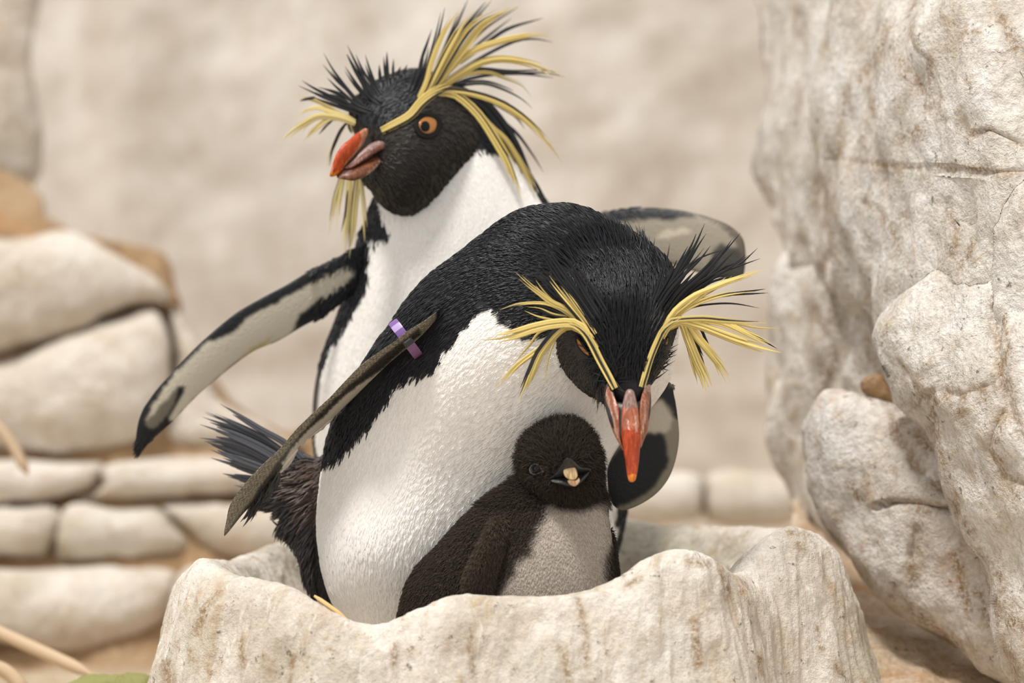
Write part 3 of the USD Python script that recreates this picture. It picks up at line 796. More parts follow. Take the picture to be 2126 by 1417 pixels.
cg = paint(rg.V, [0.27, 0.235, 0.18], ([(1200, 430), (1242, 443), (1300, 432), (1360, 430), (1420, 436), (1450, 446), (1395, 456), (1330, 455), (1270, 462), (1230, 472)], BLACK, 4), ([(1420, 430), (1515, 466), (1552, 500), (1556, 580), (1535, 545), (1525, 500), (1500, 470)], [0.10, 0.08, 0.06], 4),
           ([(1370, 482), (1420, 472), (1440, 480), (1400, 492), (1360, 496)], [0.46, 0.40, 0.31], 4), ([(1480, 520), (1500, 500), (1530, 520), (1552, 560), (1545, 590), (1510, 588), (1470, 560)], [0.045, 0.04, 0.034], 6))
cg[rg.V[:, 2] > rg.mid(rg.V[:, 0], rg.V[:, 1]) + 2] = BLACK
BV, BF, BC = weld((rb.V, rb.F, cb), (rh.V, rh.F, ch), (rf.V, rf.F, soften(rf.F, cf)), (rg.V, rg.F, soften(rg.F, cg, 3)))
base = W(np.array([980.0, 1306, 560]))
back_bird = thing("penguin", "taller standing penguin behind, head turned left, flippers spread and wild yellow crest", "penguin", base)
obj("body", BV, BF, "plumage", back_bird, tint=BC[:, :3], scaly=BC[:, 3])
flowA = flow_field([(780, 250, 0.3, -1), (860, 200, 0.8, -0.5), (950, 220, 1, 0.3), (1030, 290, 0.5, 1), (880, 320, 0.9, 0.6), (820, 400, 0.6, 0.8), (900, 480, 0, 1), (1060, 380, 0.3, 1), (760, 480, -0.1, 1), (700, 700, -0.2, 1), (900, 800, 0, 1), (1100, 800, 0, 1), (600, 600, -1, 0.6), (350, 820, -0.8, 1), (1400, 460, 1, 0.2), (1540, 550, 0.2, 1)])
notfl = lambda p, n: ~((p[:, 0] < 690) & (p[:, 1] < 905) & (p[:, 0] < 640 + 0.1 * (p[:, 1] - 500)) | (p[:, 0] > 1320))
P, wd, tn, _ = strands(BV, BF, BC, 42000, 15, lambda r: np.full(len(r), 3.4), flowA, lift=0.12, keep=notfl, seed=11)
curves("plumage", P, wd, tn, "barbs", back_bird, kind="stuff")

# bill of the back penguin
def relief(name, pts, T, mid, mtl, bird, col=None, g=2.2, p=0.5, regions=(), **kw):
    q = Puff(pts, T, mid, g=g, p=p)
    if col is None:
        q.path = obj(name, q.V, q.F, mtl, bird, **kw)
    else:
        q.path = obj(name, q.V, q.F, mtl, bird, tint=paint(q.V, col, *regions), **kw)
    return q


UP = [(685, 366), (687, 352), (694, 328), (702, 313), (713, 299), (723, 291), (735, 280), (745, 274), (758, 266), (765, 270), (762, 284), (753, 302), (740, 318), (728, 332), (717, 345), (707, 358), (697, 365)]
relief("upper_bill", UP, 17, [(686, 360, 300), (720, 310, 318), (762, 272, 352), (740, 320, 338)], "bill", back_bird, (0.42, 0.052, 0.009), regions=(
    ([(748, 262), (775, 262), (768, 295), (740, 325), (700, 372), (712, 345), (735, 315), (750, 290)], [0.42, 0.17, 0.09], 2), ([(683, 372), (686, 350), (692, 358), (705, 352), (700, 372)], [0.62, 0.17, 0.015], 1.5), ([(684, 345), (700, 315), (692, 340), (690, 358)], [0.62, 0.20, 0.12], 1)), label="orange-red hooked upper bill")
relief("mandible", [(694, 362), (712, 340), (735, 312), (762, 280), (790, 292), (806, 304), (792, 328), (765, 356), (730, 368)], 12, [(694, 362, 318), (762, 285, 362), (800, 305, 384)], "bill", back_bird, (0.035, 0.026, 0.022), label="dark groove along the bill")
LW = [(699, 366), (711, 352), (731, 345), (752, 336), (780, 321), (803, 309), (812, 303), (806, 314), (797, 327), (784, 346), (770, 359), (752, 369), (735, 375), (716, 373), (703, 370)]
relief("lower_bill", LW, 17, [(700, 368, 312), (740, 360, 326), (812, 303, 386)], "bill", back_bird, (0.125, 0.036, 0.013), regions=(
    ([(700, 372), (716, 350), (735, 346), (725, 358)], [0.24, 0.12, 0.09], 2), ([(735, 380), (760, 362), (785, 338), (812, 300), (815, 315), (790, 355), (750, 380)], [0.26, 0.16, 0.11], 1.5)), label="red-brown lower bill")
MP = [(715, 348), (736, 327), (748, 314), (765, 300), (784, 292), (802, 288), (822, 286), (849, 284), (859, 287), (845, 294), (829, 296), (813, 301), (801, 307), (781, 318), (760, 330), (744, 341), (728, 349)]
relief("bill_plate", MP, 9, [(715, 348, 312), (760, 315, 338), (859, 287, 376)], "bill", back_bird, (0.15, 0.052, 0.03), regions=(
    ([(740, 322), (770, 298), (800, 286), (865, 280), (862, 292), (820, 294), (790, 300), (760, 318)], [0.21, 0.12, 0.10], 2.5), ([(720, 348), (750, 325), (770, 315), (760, 328), (735, 345)], [0.28, 0.14, 0.11], 2)), label="pinkish brown plate along the gape")
def snap(q, pts, out):
    """Control points that lay a small part's middle sheet on the surface of q."""
    pts = np.asarray(pts, float)
    s = np.vstack([pts, [pts.mean(0)]])
    A = np.c_[s, np.ones(len(s))]
    k = np.linalg.lstsq(A, q.front(s[:, 0], s[:, 1]), rcond=None)[0]
    return np.c_[s[:3], A[:3] @ k - out]


EYE_A = [(866, 258), (872, 246), (886, 239), (902, 242), (910, 253), (908, 268), (900, 278), (886, 281), (873, 275)]
relief("eyelid", [(858, 258), (867, 241), (886, 232), (906, 236), (918, 252), (915, 271), (904, 285), (886, 288), (868, 280)], 5, snap(rh, EYE_A, 3), "eyelid_dark", back_bird)
ey = relief("eye", [(869, 258), (874, 248), (886, 242), (900, 245), (907, 254), (905, 267), (898, 275), (886, 278), (875, 272)], 6, snap(rh, EYE_A, 6), "iris_orange", back_bird, label="amber orange eye")
relief("pupil", [(873, 262), (876, 254), (883, 251), (890, 254), (893, 262), (890, 270), (883, 273), (876, 270)], 4, snap(rh, EYE_A, 11), "eye_gloss", ey.path)

Y_BACK = [
    (16, (792, 272), (812, 262), (850, 241), (872, 216), (890, 200), (912, 186), (940, 176)),
    (9, (868, 205), (884, 172), (895, 130), (912, 85), (930, 50), (958, 14)),
    (10, (878, 202), (905, 150), (925, 110), (948, 70), (968, 40), (985, 22)),
    (13, (884, 200), (910, 160), (932, 122), (968, 67), (1000, 36), (1034, 20)),
    (12, (890, 198), (925, 150), (961, 104), (1000, 54), (1046, 26), (1078, 8)),
    (13, (895, 195), (937, 140), (984, 105), (1031, 88), (1077, 77), (1124, 71), (1142, 76)),
    (13, (900, 192), (953, 155), (1000, 129), (1046, 122), (1093, 129), (1132, 142), (1178, 160)),
    (12, (898, 190), (942, 187), (992, 195), (1036, 210), (1065, 226), (1094, 248), (1120, 274), (1148, 310), (1167, 338)),
    (16, (905, 192), (942, 194), (973, 216), (997, 241), (1017, 270), (1036, 301), (1056, 336), (1072, 380), (1084, 420)),
    (13, (985, 225), (1017, 262), (1047, 289), (1071, 325), (1089, 355), (1104, 384), (1110, 408)),
    (5, (915, 186), (960, 158), (1010, 150), (1050, 162), (1085, 176), (1105, 200)),
    (8, (905, 188), (960, 192), (1030, 212), (1085, 246), (1118, 276), (1140, 296), (1157, 318)),
]
Y_BACK_L = [
    (12, (738, 256), (715, 247), (687, 241), (659, 241), (631, 255), (602, 276), (580, 299)),
    (8, (712, 246), (687, 246), (666, 257), (645, 276), (629, 297)),
    (8, (738, 252), (715, 240), (687, 232), (659, 223), (631, 230), (613, 246)),
    (7, (728, 246), (701, 233), (673, 216), (645, 205), (614, 200)),
    (5, (690, 244), (659, 246), (636, 260), (624, 279)),
    (9, (729, 248), (728, 262), (736, 278)),
    (7, (714, 325), (707, 371), (694, 418), (685, 494)),
    (8, (716, 330), (711, 374), (704, 418), (700, 475)),
    (11, (728, 340), (725, 378), (722, 433), (717, 520)),
    (13, (744, 345), (741, 380), (735, 433), (730, 495), (726, 536)),
    (6, (748, 350), (752, 390), (757, 441), (761, 502)),
    (5, (722, 256), (715, 259), (699, 288), (686, 319), (682, 348)),
]
K_BACK = [
    (5, (865, 170), (875, 124), (886, 92), (897, 60)), (6, (870, 190), (888, 140), (906, 78), (921, 14)), (6, (905, 150), (934, 80), (953, 34), (970, -4)), (7, (920, 130), (961, 67), (984, 37), (1018, -2)),
    (6, (915, 165), (968, 96), (1007, 55), (1074, 11)), (4, (960, 120), (1000, 85), (1062, 36)), (5, (955, 132), (1024, 79), (1062, 57), (1128, 37)), (5, (930, 162), (1007, 115), (1066, 87), (1108, 81), (1148, 88)),
    (6, (925, 178), (968, 150), (1000, 144), (1062, 150), (1124, 149), (1171, 157)), (5, (940, 174), (976, 163), (1031, 154), (1085, 153), (1150, 161)), (6, (920, 182), (940, 178), (1000, 171), (1046, 183), (1085, 203), (1108, 223)),
    (5, (945, 190), (964, 197), (1010, 211), (1040, 248), (1074, 279), (1105, 321), (1128, 358)), (5, (985, 196), (1010, 206), (1065, 237), (1090, 268)), (14, (935, 186), (965, 196), (1005, 218), (1040, 260), (1068, 305), (1092, 358)),
    (9, (1075, 330), (1096, 362), (1116, 392), (1134, 424)), (7, (862, 185), (874, 150), (882, 120), (886, 96)), (8, (850, 190), (862, 160), (872, 140)), (10, (915, 186), (950, 178), (985, 184)),
]
K_BACK_L = [
    (7, (752, 236), (729, 227), (673, 207), (645, 194), (617, 182)), (7, (745, 228), (729, 222), (659, 190), (625, 170)), (5, (740, 215), (715, 202), (690, 190), (663, 180)), (5, (748, 220), (736, 213), (701, 183), (679, 161)), (6, (765, 226), (743, 212), (694, 153), (668, 112)),
    (5, (755, 215), (738, 202), (701, 168), (670, 133)), (6, (770, 210), (757, 198), (736, 173), (714, 139)), (8, (775, 205), (765, 187), (740, 142), (717, 96)), (6, (785, 200), (772, 180), (750, 149), (733, 116)), (6, (792, 198), (780, 180), (766, 146), (755, 114)),
    (7, (805, 180), (803, 162), (801, 135), (800, 107)), (5, (792, 182), (789, 162), (787, 134)), (5, (815, 175), (816, 150), (817, 122)), (4, (725, 250), (706, 272), (690, 310), (684, 345)), (4, (722, 395), (716, 445), (708, 482)),
    (7, (770, 232), (742, 222), (700, 196), (660, 186)), (8, (790, 215), (770, 200), (752, 172)), (5, (838, 165), (840, 148), (846, 134)), (5, (826, 168), (826, 152), (832, 138)), (4, (690, 250), (676, 262), (662, 280)), (4, (655, 202), (635, 206), (622, 210)),
]
crest(back_bird, Y_BACK, (rh, rb), ("yellow_plume", (0.56, 0.42, 0.13)), 0.12, seed=500)
crest(back_bird, Y_BACK_L, (rh,), ("yellow_plume", (0.66, 0.54, 0.23)), 0.05, seed=530, far=455)
crest(back_bird, K_BACK, (rh, rb), ("black_plume", (0.011, 0.011, 0.013)), 0.16, lift=3, seed=560)
crest(back_bird, K_BACK_L, (rh,), ("black_plume", (0.011, 0.011, 0.013)), 0.05, lift=3, seed=600, far=450)

# ---- the brooding penguin in front
B_BODY = [(800, 1338), (735, 1300), (692, 1252), (670, 1190), (661, 1130), (658, 1080), (664, 1010), (671, 960), (679, 915), (690, 880), (702, 852), (722, 812), (750, 760), (784, 707), (813, 669), (842, 626), (888, 574), (936, 537), (974, 508), (1002, 486), (1040, 458), (1085, 434), (1130, 426), (1180, 424), (1215, 432), (1250, 446),
          (1300, 468), (1345, 498), (1380, 530), (1402, 570), (1413, 610), (1412, 655), (1406, 710), (1399, 755), (1388, 794), (1368, 826), (1340, 860), (1310, 895), (1286, 924), (1263, 966), (1262, 1000), (1268, 1060), (1276, 1130), (1272, 1240), (1210, 1320), (1000, 1352)]
fb = Puff(B_BODY, 168, [(760, 1150, 165), (760, 1300, 190), (950, 1000, 185), (880, 750, 120), (1000, 600, 80), (1180, 520, 50), (1330, 560, 40), (1370, 740, 75), (1150, 760, 85), (1150, 1200, 215), (1275, 1000, 165), (680, 1000, 190)], g=7.5)
B_HEAD = [(1262, 838), (1242, 828), (1220, 818), (1200, 802), (1182, 783), (1168, 764), (1155, 739), (1147, 719), (1148, 700), (1153, 680), (1157, 655), (1158, 620), (1162, 580), (1176, 535), (1205, 500), (1250, 478), (1300, 482), (1345, 505), (1380, 545), (1400, 590), (1409, 630), (1410, 660),
          (1407, 675), (1399, 700), (1391, 726), (1381, 746), (1368, 772), (1352, 798), (1348, 822), (1340, 838), (1318, 846), (1290, 846)]
fh = Puff(B_HEAD, 108, [(1300, 830, -150), (1200, 760, -60), (1400, 680, -50), (1280, 650, -75), (1180, 560, 0), (1290, 490, 70), (1390, 560, 30)], g=5)
B_WHITE = [(560, 1000), (676, 967), (709, 948), (730, 925), (751, 905), (770, 885), (789, 858), (813, 825), (832, 797), (860, 783), (903, 773), (921, 735), (950, 702), (974, 669), (1002, 650), (1010, 643), (1027, 648), (1040, 662), (1059, 670), (1070, 687), (1082, 701), (1100, 700), (1112, 704), (1122, 698), (1150, 702), (1180, 690),
           (1300, 650), (1420, 620), (1440, 800), (1300, 1000), (1300, 1400), (600, 1400), (600, 1120)]
cb = paint(fb.V, BLACK, (B_WHITE, WHITE, 6))
cb[fb.V[:, 2] > fb.mid(fb.V[:, 0], fb.V[:, 1]) + 60] = BLACK
ch = paint(fh.V, BLACK * 0.75, ([(1140, 660), (1170, 690), (1195, 685), (1225, 730), (1250, 775), (1275, 815), (1270, 850), (1120, 850)], SOOT * 1.1, 3), ([(1420, 650), (1385, 670), (1365, 710), (1352, 780), (1360, 830), (1440, 800)], SOOT * 1.1, 3))
B_FL = [(960, 640), (922, 637), (902, 650), (877, 668), (845, 687), (821, 707), (788, 729), (750, 757), (717, 790), (686, 823), (647, 859), (611, 895), (582, 930), (546, 963), (507, 1005), (478, 1047), (470, 1080), (465, 1108), (470, 1109), (504, 1067), (530, 1041), (556, 1008), (595, 963), (627, 921), (676, 882), (720, 840), (760, 806), (795, 780), (814, 758), (839, 736), (862, 714), (890, 695), (915, 679), (950, 662)]
ff = Puff(B_FL, 15, [(960, 645, 150), (925, 660, 62), (890, 680, 4), (860, 700, -14), (800, 740, -6), (740, 790, 12), (600, 920, 55), (470, 1100, 90)], g=3.0, p=0.5)
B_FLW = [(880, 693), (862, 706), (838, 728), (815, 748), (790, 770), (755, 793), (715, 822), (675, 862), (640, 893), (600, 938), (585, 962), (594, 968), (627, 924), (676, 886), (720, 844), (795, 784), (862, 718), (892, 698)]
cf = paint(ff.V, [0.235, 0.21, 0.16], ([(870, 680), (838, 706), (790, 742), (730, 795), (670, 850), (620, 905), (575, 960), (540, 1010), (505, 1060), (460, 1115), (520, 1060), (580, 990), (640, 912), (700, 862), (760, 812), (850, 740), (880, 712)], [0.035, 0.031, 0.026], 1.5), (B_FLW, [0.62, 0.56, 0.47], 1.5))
cf[ff.V[:, 2] > ff.mid(ff.V[:, 0], ff.V[:, 1]) + 2] = BLACK
cf[(ff.V[:, 0] > 905)] = BLACK * 1.6
cf = np.c_[soften(ff.F, cf, 1), np.clip((925 - ff.V[:, 0]) / 40, 0, 1) * ~inside(B_FLW, ff.V)]
B_FR = [(1330, 800), (1388, 792), (1400, 822), (1407, 865), (1410, 907), (1404, 949), (1391, 987), (1370, 1017), (1341, 1040), (1307, 1056), (1286, 1057), (1271, 1045), (1262, 1020), (1245, 980), (1250, 930), (1280, 880)]
fr = Puff(B_FR, 16, [(1300, 850, 170), (1400, 850, 190), (1300, 1050, 175)], g=3.6, p=0.42)
cr = paint(fr.V, [0.22, 0.195, 0.145], ([(1350, 840), (1372, 828), (1392, 860), (1395, 890), (1370, 905), (1335, 905)], [0.46, 0.41, 0.33], 5), ([(1384, 780), (1402, 815), (1412, 870), (1398, 868), (1390, 845), (1372, 828), (1345, 845)], BLACK, 3),
           ([(1200, 1000), (1262, 960), (1280, 935), (1316, 910), (1345, 896), (1375, 900), (1386, 922), (1386, 960), (1372, 990), (1345, 1022), (1310, 1046), (1280, 1054), (1255, 1040)], BLACK * 0.5, 5))
cr[fr.V[:, 2] > fr.mid(fr.V[:, 0], fr.V[:, 1]) + 2] = BLACK
B_RUMP = [(700, 940), (668, 948), (640, 952), (610, 960), (575, 985), (548, 1010), (540, 1035), (560, 1050), (590, 1062), (588, 1090), (606, 1112), (622, 1135), (632, 1165), (645, 1205), (664, 1238), (695, 1264), (730, 1260), (740, 1100)]
fu = Puff(B_RUMP, 62, [(700, 1000, 300), (560, 1020, 290), (680, 1230, 305)], g=5)
cu = paint(fu.V, [0.040, 0.036, 0.036], ([(590, 960), (680, 950), (690, 1060), (640, 1080), (600, 1020)], [0.085, 0.062, 0.052], 10))
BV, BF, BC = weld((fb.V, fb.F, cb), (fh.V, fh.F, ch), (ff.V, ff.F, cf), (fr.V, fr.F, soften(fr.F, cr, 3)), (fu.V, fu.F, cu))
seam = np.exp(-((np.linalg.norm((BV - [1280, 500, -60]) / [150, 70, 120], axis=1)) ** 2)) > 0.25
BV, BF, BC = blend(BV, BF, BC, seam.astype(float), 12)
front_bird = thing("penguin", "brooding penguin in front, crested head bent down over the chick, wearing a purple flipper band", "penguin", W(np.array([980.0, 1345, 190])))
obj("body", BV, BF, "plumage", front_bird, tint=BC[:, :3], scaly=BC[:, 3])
flowB = flow_field([(1310, 800, 0, -1), (1300, 700, 0, -1), (1240, 640, -0.4, -1), (1370, 640, 0.4, -1), (1290, 560, 0, -1), (1200, 560, -0.6, -0.8), (1380, 560, 0.15, -1), (1200, 760, -0.5, 0.7), (1240, 800, 0.1, 1), (1390, 700, 0.4, 0.8), (1250, 460, -0.5, -0.8), (1330, 500, 0.1, -1), (1120, 480, -0.85, -0.5), (1040, 520, -1, -0.1), (1060, 620, -1, 0.15), (950, 600, -0.9, 0.5),
                    (870, 680, -0.8, 0.7), (780, 820, -0.5, 0.9), (700, 920, -0.3, 1), (1000, 720, -0.7, 0.7), (900, 850, -0.6, 0.8), (1100, 850, -0.7, 0.6), (1250, 880, -0.7, 0.5), (800, 1100, -0.3, 1), (700, 1150, -0.1, 1), (950, 1050, -0.6, 0.8), (800, 1280, 0, 1), (1200, 1200, 0, 1), (620, 1000, -1, 0.2), (600, 1100, -0.7, 0.8), (660, 1220, -0.2, 1)])
flp = Polygon(B_FL).buffer(3)
frp = Polygon(B_FR).buffer(2)


def keepB(p, n):
    k = shapely.contains_xy(flp, p[:, 0], p[:, 1]) & (p[:, 2] < 125) & (p[:, 0] < 915) & shapely.contains_xy(flp, p[:, 0], p[:, 1]) & (p[:, 2] < ff.mid(p[:, 0], p[:, 1]) + 14)
    k |= shapely.contains_xy(frp, p[:, 0], p[:, 1]) & ~shapely.contains_xy(fb.poly.buffer(-4), p[:, 0], p[:, 1])
    k |= (np.hypot(p[:, 0] - 1212, p[:, 1] - 722) < 19) | (np.hypot(p[:, 0] - 1382, p[:, 1] - 714) < 14)
    k |= (p[:, 1] > 800) & (p[:, 0] > 1255) & (p[:, 2] < -90)
    k |= (p[:, 0] < 600) & (p[:, 1] < 975)
    return ~k


def lenB(p):
    crown = shapely.contains_xy(fh.poly.buffer(-8), p[:, 0], p[:, 1]) & (p[:, 2] < 30)
    cheek = crown & (((p[:, 0] < 1238) & (p[:, 1] > 672)) | ((p[:, 0] > 1368) & (p[:, 1] > 640)) | (p[:, 1] > 800) | (p[:, 0] < 1168))
    rump = (p[:, 0] < 655) & (p[:, 1] > 930)
    edge = ((p[:, 0] > 1360) | (p[:, 0] < 1240)) & (p[:, 1] > 665) & shapely.contains_xy(fh.poly.buffer(5), p[:, 0], p[:, 1]) & (p[:, 2] < 60)
    cheek = cheek | edge | ((p[:, 0] > 1366) & (p[:, 1] > 655))
    return np.where(cheek, 9, np.where(crown, 48, np.where(rump, 34, np.where(p[:, 1] > 1000, 19, 17))))


def widB(p):
    crown = shapely.contains_xy(fh.poly.buffer(-8), p[:, 0], p[:, 1]) & (p[:, 2] < 30)
    rump = (p[:, 0] < 655) & (p[:, 1] > 930)
    return np.where(rump, 5.0, np.where(crown, 2.6, 3.0))


P, wd, tn, rt = strands(BV, BF, BC, 74000, lenB, widB, flowB, lift=lambda r: np.where((r[:, 0] < 655) & (r[:, 1] > 930), 0.4, 0.15), keep=keepB, seed=12, jitter=0.2, dark=(0.6, 1.7))
curves("plumage", P, wd, tn, "barbs", front_bird, kind="stuff")

# tail: each long stiff feather on its own
TAIL = [(13, (660, 985), (600, 925), (540, 890), (456, 839)), (11, (655, 990), (560, 915), (490, 880), (427, 854)), (17, (650, 995), (570, 930), (500, 895), (420, 866)), (19, (650, 1000), (560, 940), (490, 905), (416, 878)), (19, (650, 1005), (560, 955), (490, 920), (414, 904)),
        (19, (648, 1010), (560, 968), (490, 940), (424, 916)), (18, (645, 1015), (560, 980), (500, 958), (436, 934)), (16, (642, 1018), (570, 992), (510, 972), (437, 950)), (17, (645, 1022), (580, 1005), (520, 995), (461, 984)), (15, (645, 1030), (590, 1022), (540, 1018), (486, 1005)),
        (14, (640, 1035), (600, 1035), (560, 1045), (536, 1058)), (14, (645, 1045), (610, 1050), (580, 1066), (559, 1081)), (15, (650, 1060), (625, 1075), (600, 1094), (581, 1110)), (13, (655, 1075), (630, 1098), (605, 1120), (592, 1128)), (12, (560, 1010), (530, 1008), (500, 990)),
        (13, (670, 1120), (650, 1150), (632, 1168), (616, 1176)), (12, (672, 1150), (655, 1180), (645, 1200), (634, 1206))]
for i, (w, *pts) in enumerate(TAIL):
    V, F, T = plume(np.array(pts, float), w, lambda x, y, s: 255 + 6 * (i % 3) + 30 * s + 2 * i, strandsn=5, taper=0.2, thick=0.25, seed=700 + i, spread=0.3, color=(0.070, 0.072, 0.084))
    obj("tail_feather", V, F, "crest", front_bird, tint=T)

# bill of the front penguin
relief("mandible", [(1246, 780), (1260, 800), (1275, 830), (1300, 835), (1330, 830), (1346, 790), (1352, 830), (1348, 870), (1335, 908), (1327, 930), (1312, 944), (1296, 932), (1276, 896), (1258, 850)], 16, [(1300, 800, -190), (1250, 790, -150), (1350, 790, -150), (1312, 935, -212)], "bill", front_bird, (0.03, 0.026, 0.026), label="dark grooves of the bill")
relief("upper_bill", [(1300, 811), (1308, 807), (1316, 812), (1321, 829), (1326, 854), (1329, 882), (1330.5, 911), (1328.5, 932), (1326, 960), (1321, 990), (1316, 999), (1307, 999), (1302.5, 988), (1298, 956), (1294, 934), (1290.5, 907), (1290, 875), (1292, 843), (1295.5, 824)], 17,
       [(1310, 815, -222), (1310, 900, -232), (1312, 990, -238), (1330, 900, -222), (1290, 900, -222)], "bill", front_bird, (0.37, 0.048, 0.010), regions=(
    ([(1285, 800), (1335, 800), (1335, 852), (1312, 862), (1285, 850)], [0.24, 0.14, 0.115], 4), ([(1285, 845), (1335, 848), (1333, 880), (1318, 892), (1308, 876), (1297, 895), (1285, 880)], [0.38, 0.115, 0.06], 5), ([(1300, 868), (1304, 866), (1309, 890), (1305, 893)], [0.46, 0.26, 0.20], 2), ([(1318, 862), (1321, 862), (1324, 895), (1320, 897)], [0.46, 0.24, 0.17], 2), ([(1296, 985), (1328, 985), (1328, 1005), (1296, 1005)], [0.62, 0.17, 0.02], 3)), label="glossy orange-red upper bill")
relief("bill_plate", [(1233, 768), (1246, 775), (1258, 788), (1269, 805), (1279, 831), (1286, 850), (1286.5, 875), (1287.5, 907), (1294, 936), (1288, 925), (1275, 901), (1264, 871), (1256, 836), (1252, 817), (1248, 793)], 14, [(1233, 768, -135), (1260, 830, -182), (1286, 860, -214), (1294, 936, -226)], "bill", front_bird, (0.30, 0.10, 0.052), regions=(
    ([(1228, 765), (1262, 785), (1268, 808), (1250, 800)], [0.40, 0.25, 0.20], 3), ([(1255, 810), (1259, 810), (1276, 870), (1284, 910), (1280, 908), (1268, 870)], [0.46, 0.27, 0.20], 2.5), ([(1270, 815), (1274, 815), (1284, 870), (1280, 872)], [0.52, 0.30, 0.23], 2)), label="salmon-brown bill plate on the chick's side")
relief("bill_plate", [(1352, 776), (1351, 805), (1351.5, 835), (1348, 871), (1345, 892), (1337, 913), (1329.5, 930), (1328.5, 907), (1327.5, 882), (1327.5, 850), (1330, 829), (1337, 803), (1344, 784)], 14, [(1350, 780, -150), (1350, 850, -180), (1328, 850, -214), (1330, 928, -226)], "bill", front_bird, (0.27, 0.088, 0.042), regions=(
    ([(1338, 775), (1358, 775), (1354, 812), (1336, 815)], [0.34, 0.19, 0.14], 3), ([(1338, 830), (1342, 830), (1340, 880), (1334, 905), (1332, 900), (1336, 870)], [0.42, 0.23, 0.17], 2)), label="salmon-brown bill plate on the far side")


for lid, iris, pup in (
    ([(1192, 698), (1198, 695), (1206, 704), (1216, 718), (1226, 734), (1225, 742), (1214, 737), (1204, 727), (1196, 713)], [(1198, 703), (1203, 707), (1208, 715), (1214, 724), (1221, 731), (1222.5, 738), (1213, 732), (1204, 722), (1199, 712)], [(1206, 708), (1211, 711), (1217, 721), (1221, 730), (1214, 724), (1209, 717)]),
    ([(1389, 695), (1391, 705), (1386, 718), (1377, 731), (1368, 737), (1370, 728), (1378, 714), (1384, 700)], [(1386, 701), (1387.5, 708), (1382, 720), (1374, 729), (1370, 731), (1375, 722), (1382, 710)], [(1383, 705), (1380, 714), (1374, 722), (1377, 712)]),
):
    relief("eyelid", lid, 5, snap(fh, lid, 4), "eyelid_dark", front_bird, g=1.6)
    ir = relief("eye", iris, 4, snap(fh, iris, 8), "iris_orange", front_bird, g=1.2, label="orange eye narrowed to a crescent")
    relief("pupil", pup, 3, snap(fh, pup, 11), "eye_gloss", ir.path, g=1.2)

Y_FRONT = [
    (14, (1277, 806), (1262, 778), (1245, 747), (1228, 713), (1213, 689), (1192, 673), (1171, 667)),
    (19, (1236, 724), (1216, 690), (1192, 671), (1149, 672), (1107, 681), (1065, 694), (1022, 702), (994, 701)),
    (17, (1216, 690), (1185, 674), (1156, 688), (1121, 730), (1107, 760), (1090, 802), (1076, 836)),
    (10, (1200, 680), (1163, 682), (1121, 722), (1079, 753), (1050, 783), (1023, 812)), (4, (1150, 678), (1118, 691), (1100, 715), (1071, 751)), (4, (1165, 684), (1145, 723), (1135, 760), (1131, 788)),
    (8, (1238, 692), (1220, 664), (1201, 637), (1178, 606), (1157, 577)), (6, (1230, 690), (1210, 662), (1192, 640), (1163, 606), (1138, 574)), (10, (1220, 690), (1198, 662), (1177, 642), (1146, 628), (1121, 609), (1097, 590), (1071, 566)), (6, (1200, 665), (1172, 640), (1149, 623), (1128, 606), (1110, 583)),
    (7, (1205, 672), (1182, 655), (1163, 642), (1135, 631), (1107, 629), (1072, 633), (1038, 645)), (5, (1205, 672), (1189, 660), (1149, 653), (1121, 642), (1095, 640)), (4, (1190, 670), (1170, 667), (1121, 658), (1089, 645)),
    (13, (1333, 803), (1341, 774), (1351, 742), (1365, 708), (1379, 682), (1401, 664), (1420, 655)),
    (10, (1368, 706), (1384, 676), (1400, 665), (1457, 661), (1499, 665), (1542, 668), (1592, 670)), (12, (1375, 695), (1396, 668), (1415, 664), (1471, 665), (1513, 675), (1556, 696), (1610, 722)), (18, (1372, 700), (1390, 672), (1415, 667), (1457, 678), (1499, 694), (1542, 710), (1584, 723), (1621, 732)),
    (14, (1390, 676), (1422, 668), (1450, 703), (1478, 736), (1499, 763), (1516, 792)), (16, (1390, 678), (1415, 669), (1429, 703), (1446, 746), (1460, 777), (1472, 816)), (7, (1416, 675), (1430, 720), (1440, 760), (1450, 797)), (6, (1450, 700), (1482, 743), (1497, 779)), (4, (1440, 664), (1513, 668), (1570, 679), (1619, 681)),
    (9, (1375, 690), (1388, 662), (1408, 637), (1443, 612), (1478, 598), (1513, 584), (1542, 575), (1593, 556)), (6, (1380, 690), (1395, 664), (1422, 640), (1457, 613), (1492, 590), (1518, 570)), (6, (1390, 672), (1410, 652), (1436, 635), (1471, 620), (1513, 609), (1564, 602)),
]
